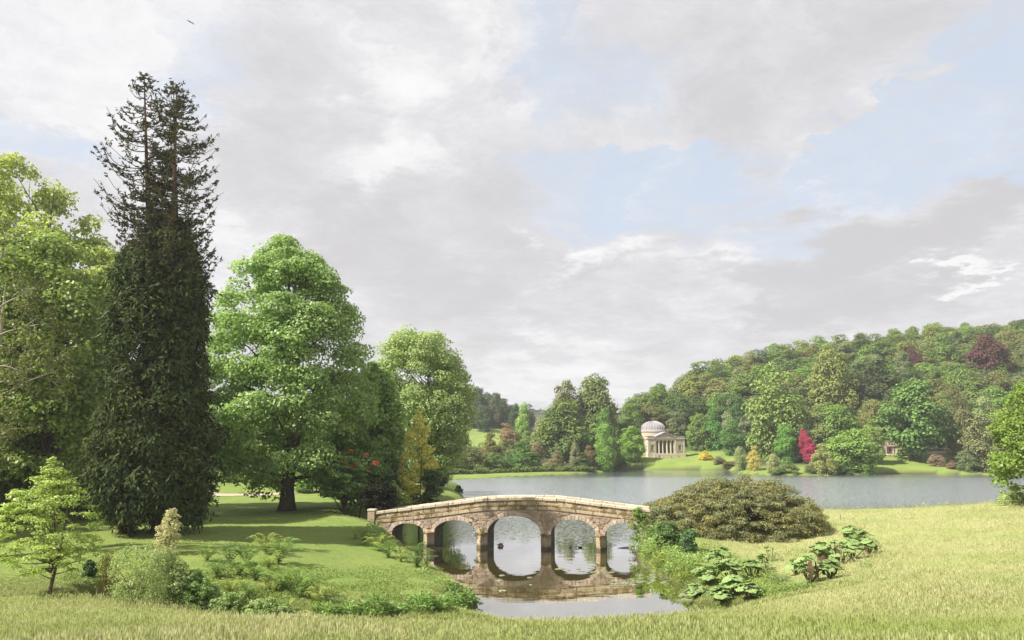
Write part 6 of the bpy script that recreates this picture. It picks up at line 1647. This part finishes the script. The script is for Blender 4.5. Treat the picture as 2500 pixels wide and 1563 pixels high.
# tangled undergrowth in the hollow and along the banks
def undergrowth(name, label, n, sel_px, ypx, seed, size, color, hmax=0.5):
    rg = np.random.default_rng(seed)
    pxs = rg.uniform(sel_px[0], sel_px[1], n); pys = rg.uniform(ypx[0], ypx[1], n)
    Yd = np.linspace(40, 96, 900); P = []
    step = 40
    gx = np.linspace(sel_px[0], sel_px[1], step); gy = np.linspace(ypx[0], ypx[1], 14)
    tab = np.array([[hit(a, b, 40, 110).y for a in gx] for b in gy])
    ix = np.clip(((pxs - sel_px[0]) / (sel_px[1] - sel_px[0]) * (step - 1)).astype(int), 0, step - 1); iy = np.clip(((pys - ypx[0]) / (ypx[1] - ypx[0]) * 13).astype(int), 0, 13)
    y = tab[iy, ix] + rg.uniform(-1.5, 1.5, n); x = side(pxs, 1400) * y
    d = water_dist(x, y); mw = meadow_weight(x, y)
    patch = np.sin(x * 0.9 + 1.7 * np.sin(y * 0.5)) * np.sin(y * 0.8 + x * 0.25)
    k_ = (d > 0.1) & (mw < 0.5) & (patch > -0.35)
    x, y, patch = x[k_], y[k_], patch[k_]; m_ = len(x)
    hgt = hmax * (0.25 + 0.75 * np.clip(patch + 0.35, 0, 1)) * rg.random(m_)
    P = np.stack([x, y, land(x, y) + hgt], 1)
    N = np.array([[0, 0, 0.9]]) + rg.normal(size=(m_, 3)) * 0.6
    s_ = rg.uniform(0.6, 1.4, m_) * size
    V_, F_ = leaf_quads(P, N, s_, s_ * rg.uniform(0.22, 0.5, m_), rg)
    return tag(obj(name, mesh_arr(name, V_, F_, M['leaf']), color=color), label, kind='stuff')
undergrowth('undergrowth', 'tangled low undergrowth filling the hollow between lawn and meadow', 30000, (150, 1130), (1395, 1498), 501, 0.085, (0.19, 0.26, 0.07), 0.6)
undergrowth('undergrowth', 'low plants growing over the right bank by the bridge', 16000, (1545, 1930), (1335, 1470), 502, 0.10, (0.23, 0.31, 0.085), 0.45)

rg = np.random.default_rng(140)
y = rg.uniform(19, 60, 900); x = rg.uniform(-0.7, 0.75, 900) * y
k_ = (np.sin(x * 0.8) * np.sin(y * 0.9 + x * 0.3) > 0.35) & (meadow_weight(x, y) > 0.7)
x, y = x[k_], y[k_]
V_, F_ = leaf_quads(np.stack([x, y, land(x, y) + rg.uniform(0.08, 0.26, len(x))], 1), np.array([[0, -0.5, 1.0]]) + rg.normal(size=(len(x), 3)) * 0.3, rg.uniform(0.014, 0.028, len(x)), rg.uniform(0.012, 0.022, len(x)), rg)
tag(obj('meadow_flowers', mesh_arr('meadow_flowers', V_, F_, M['petal']), color=(0.8, 0.78, 0.62)), 'tiny white and cream flowers dotted through the meadow', kind='stuff')

y = rg.uniform(19, 75, 26000) ; x = rg.uniform(-0.72, 0.75, 26000) * y
pt = np.sin(x * 0.55 + 2.1 * np.sin(y * 0.23)) * np.sin(y * 0.47 + 1.3 * np.sin(x * 0.31))
k_ = (pt > 0.45) & (meadow_weight(x, y) > 0.7) & (rg.random(len(x)) < (pt - 0.3))
x, y = x[k_], y[k_]; n = len(x)
s_ = rg.uniform(0.03, 0.075, n)
V_, F_ = leaf_quads(np.stack([x, y, land(x, y) + rg.uniform(0.05, 0.2, n)], 1), np.array([[0, -0.3, 1.0]]) + rg.normal(size=(n, 3)) * 0.45, s_, s_ * rg.uniform(0.35, 0.8, n), rg)
tag(obj('meadow_weeds', mesh_arr('meadow_weeds', V_, F_, M['leaf']), color=(0.13, 0.20, 0.045)), 'low broad-leaved weeds and clover in darker patches of the meadow', kind='stuff')
# ------------------------------------------------------------------ air
m, t = new_mat('thin_haze')
pv = t.n('ShaderNodeVolumePrincipled'); pv.inputs['Color'].default_value = (0.93, 0.96, 1.0, 1); pv.inputs['Density'].default_value = HAZE
pv.inputs['Anisotropy'].default_value = 0.2
o_ = t.n('ShaderNodeOutputMaterial'); t.link(pv.outputs[0], o_.inputs['Volume'])
hz = Mesh(); hz.box(-1850, 1850, -90, 1760, -4, 190)
tag(hz.build('haze', m), kind='stuff')
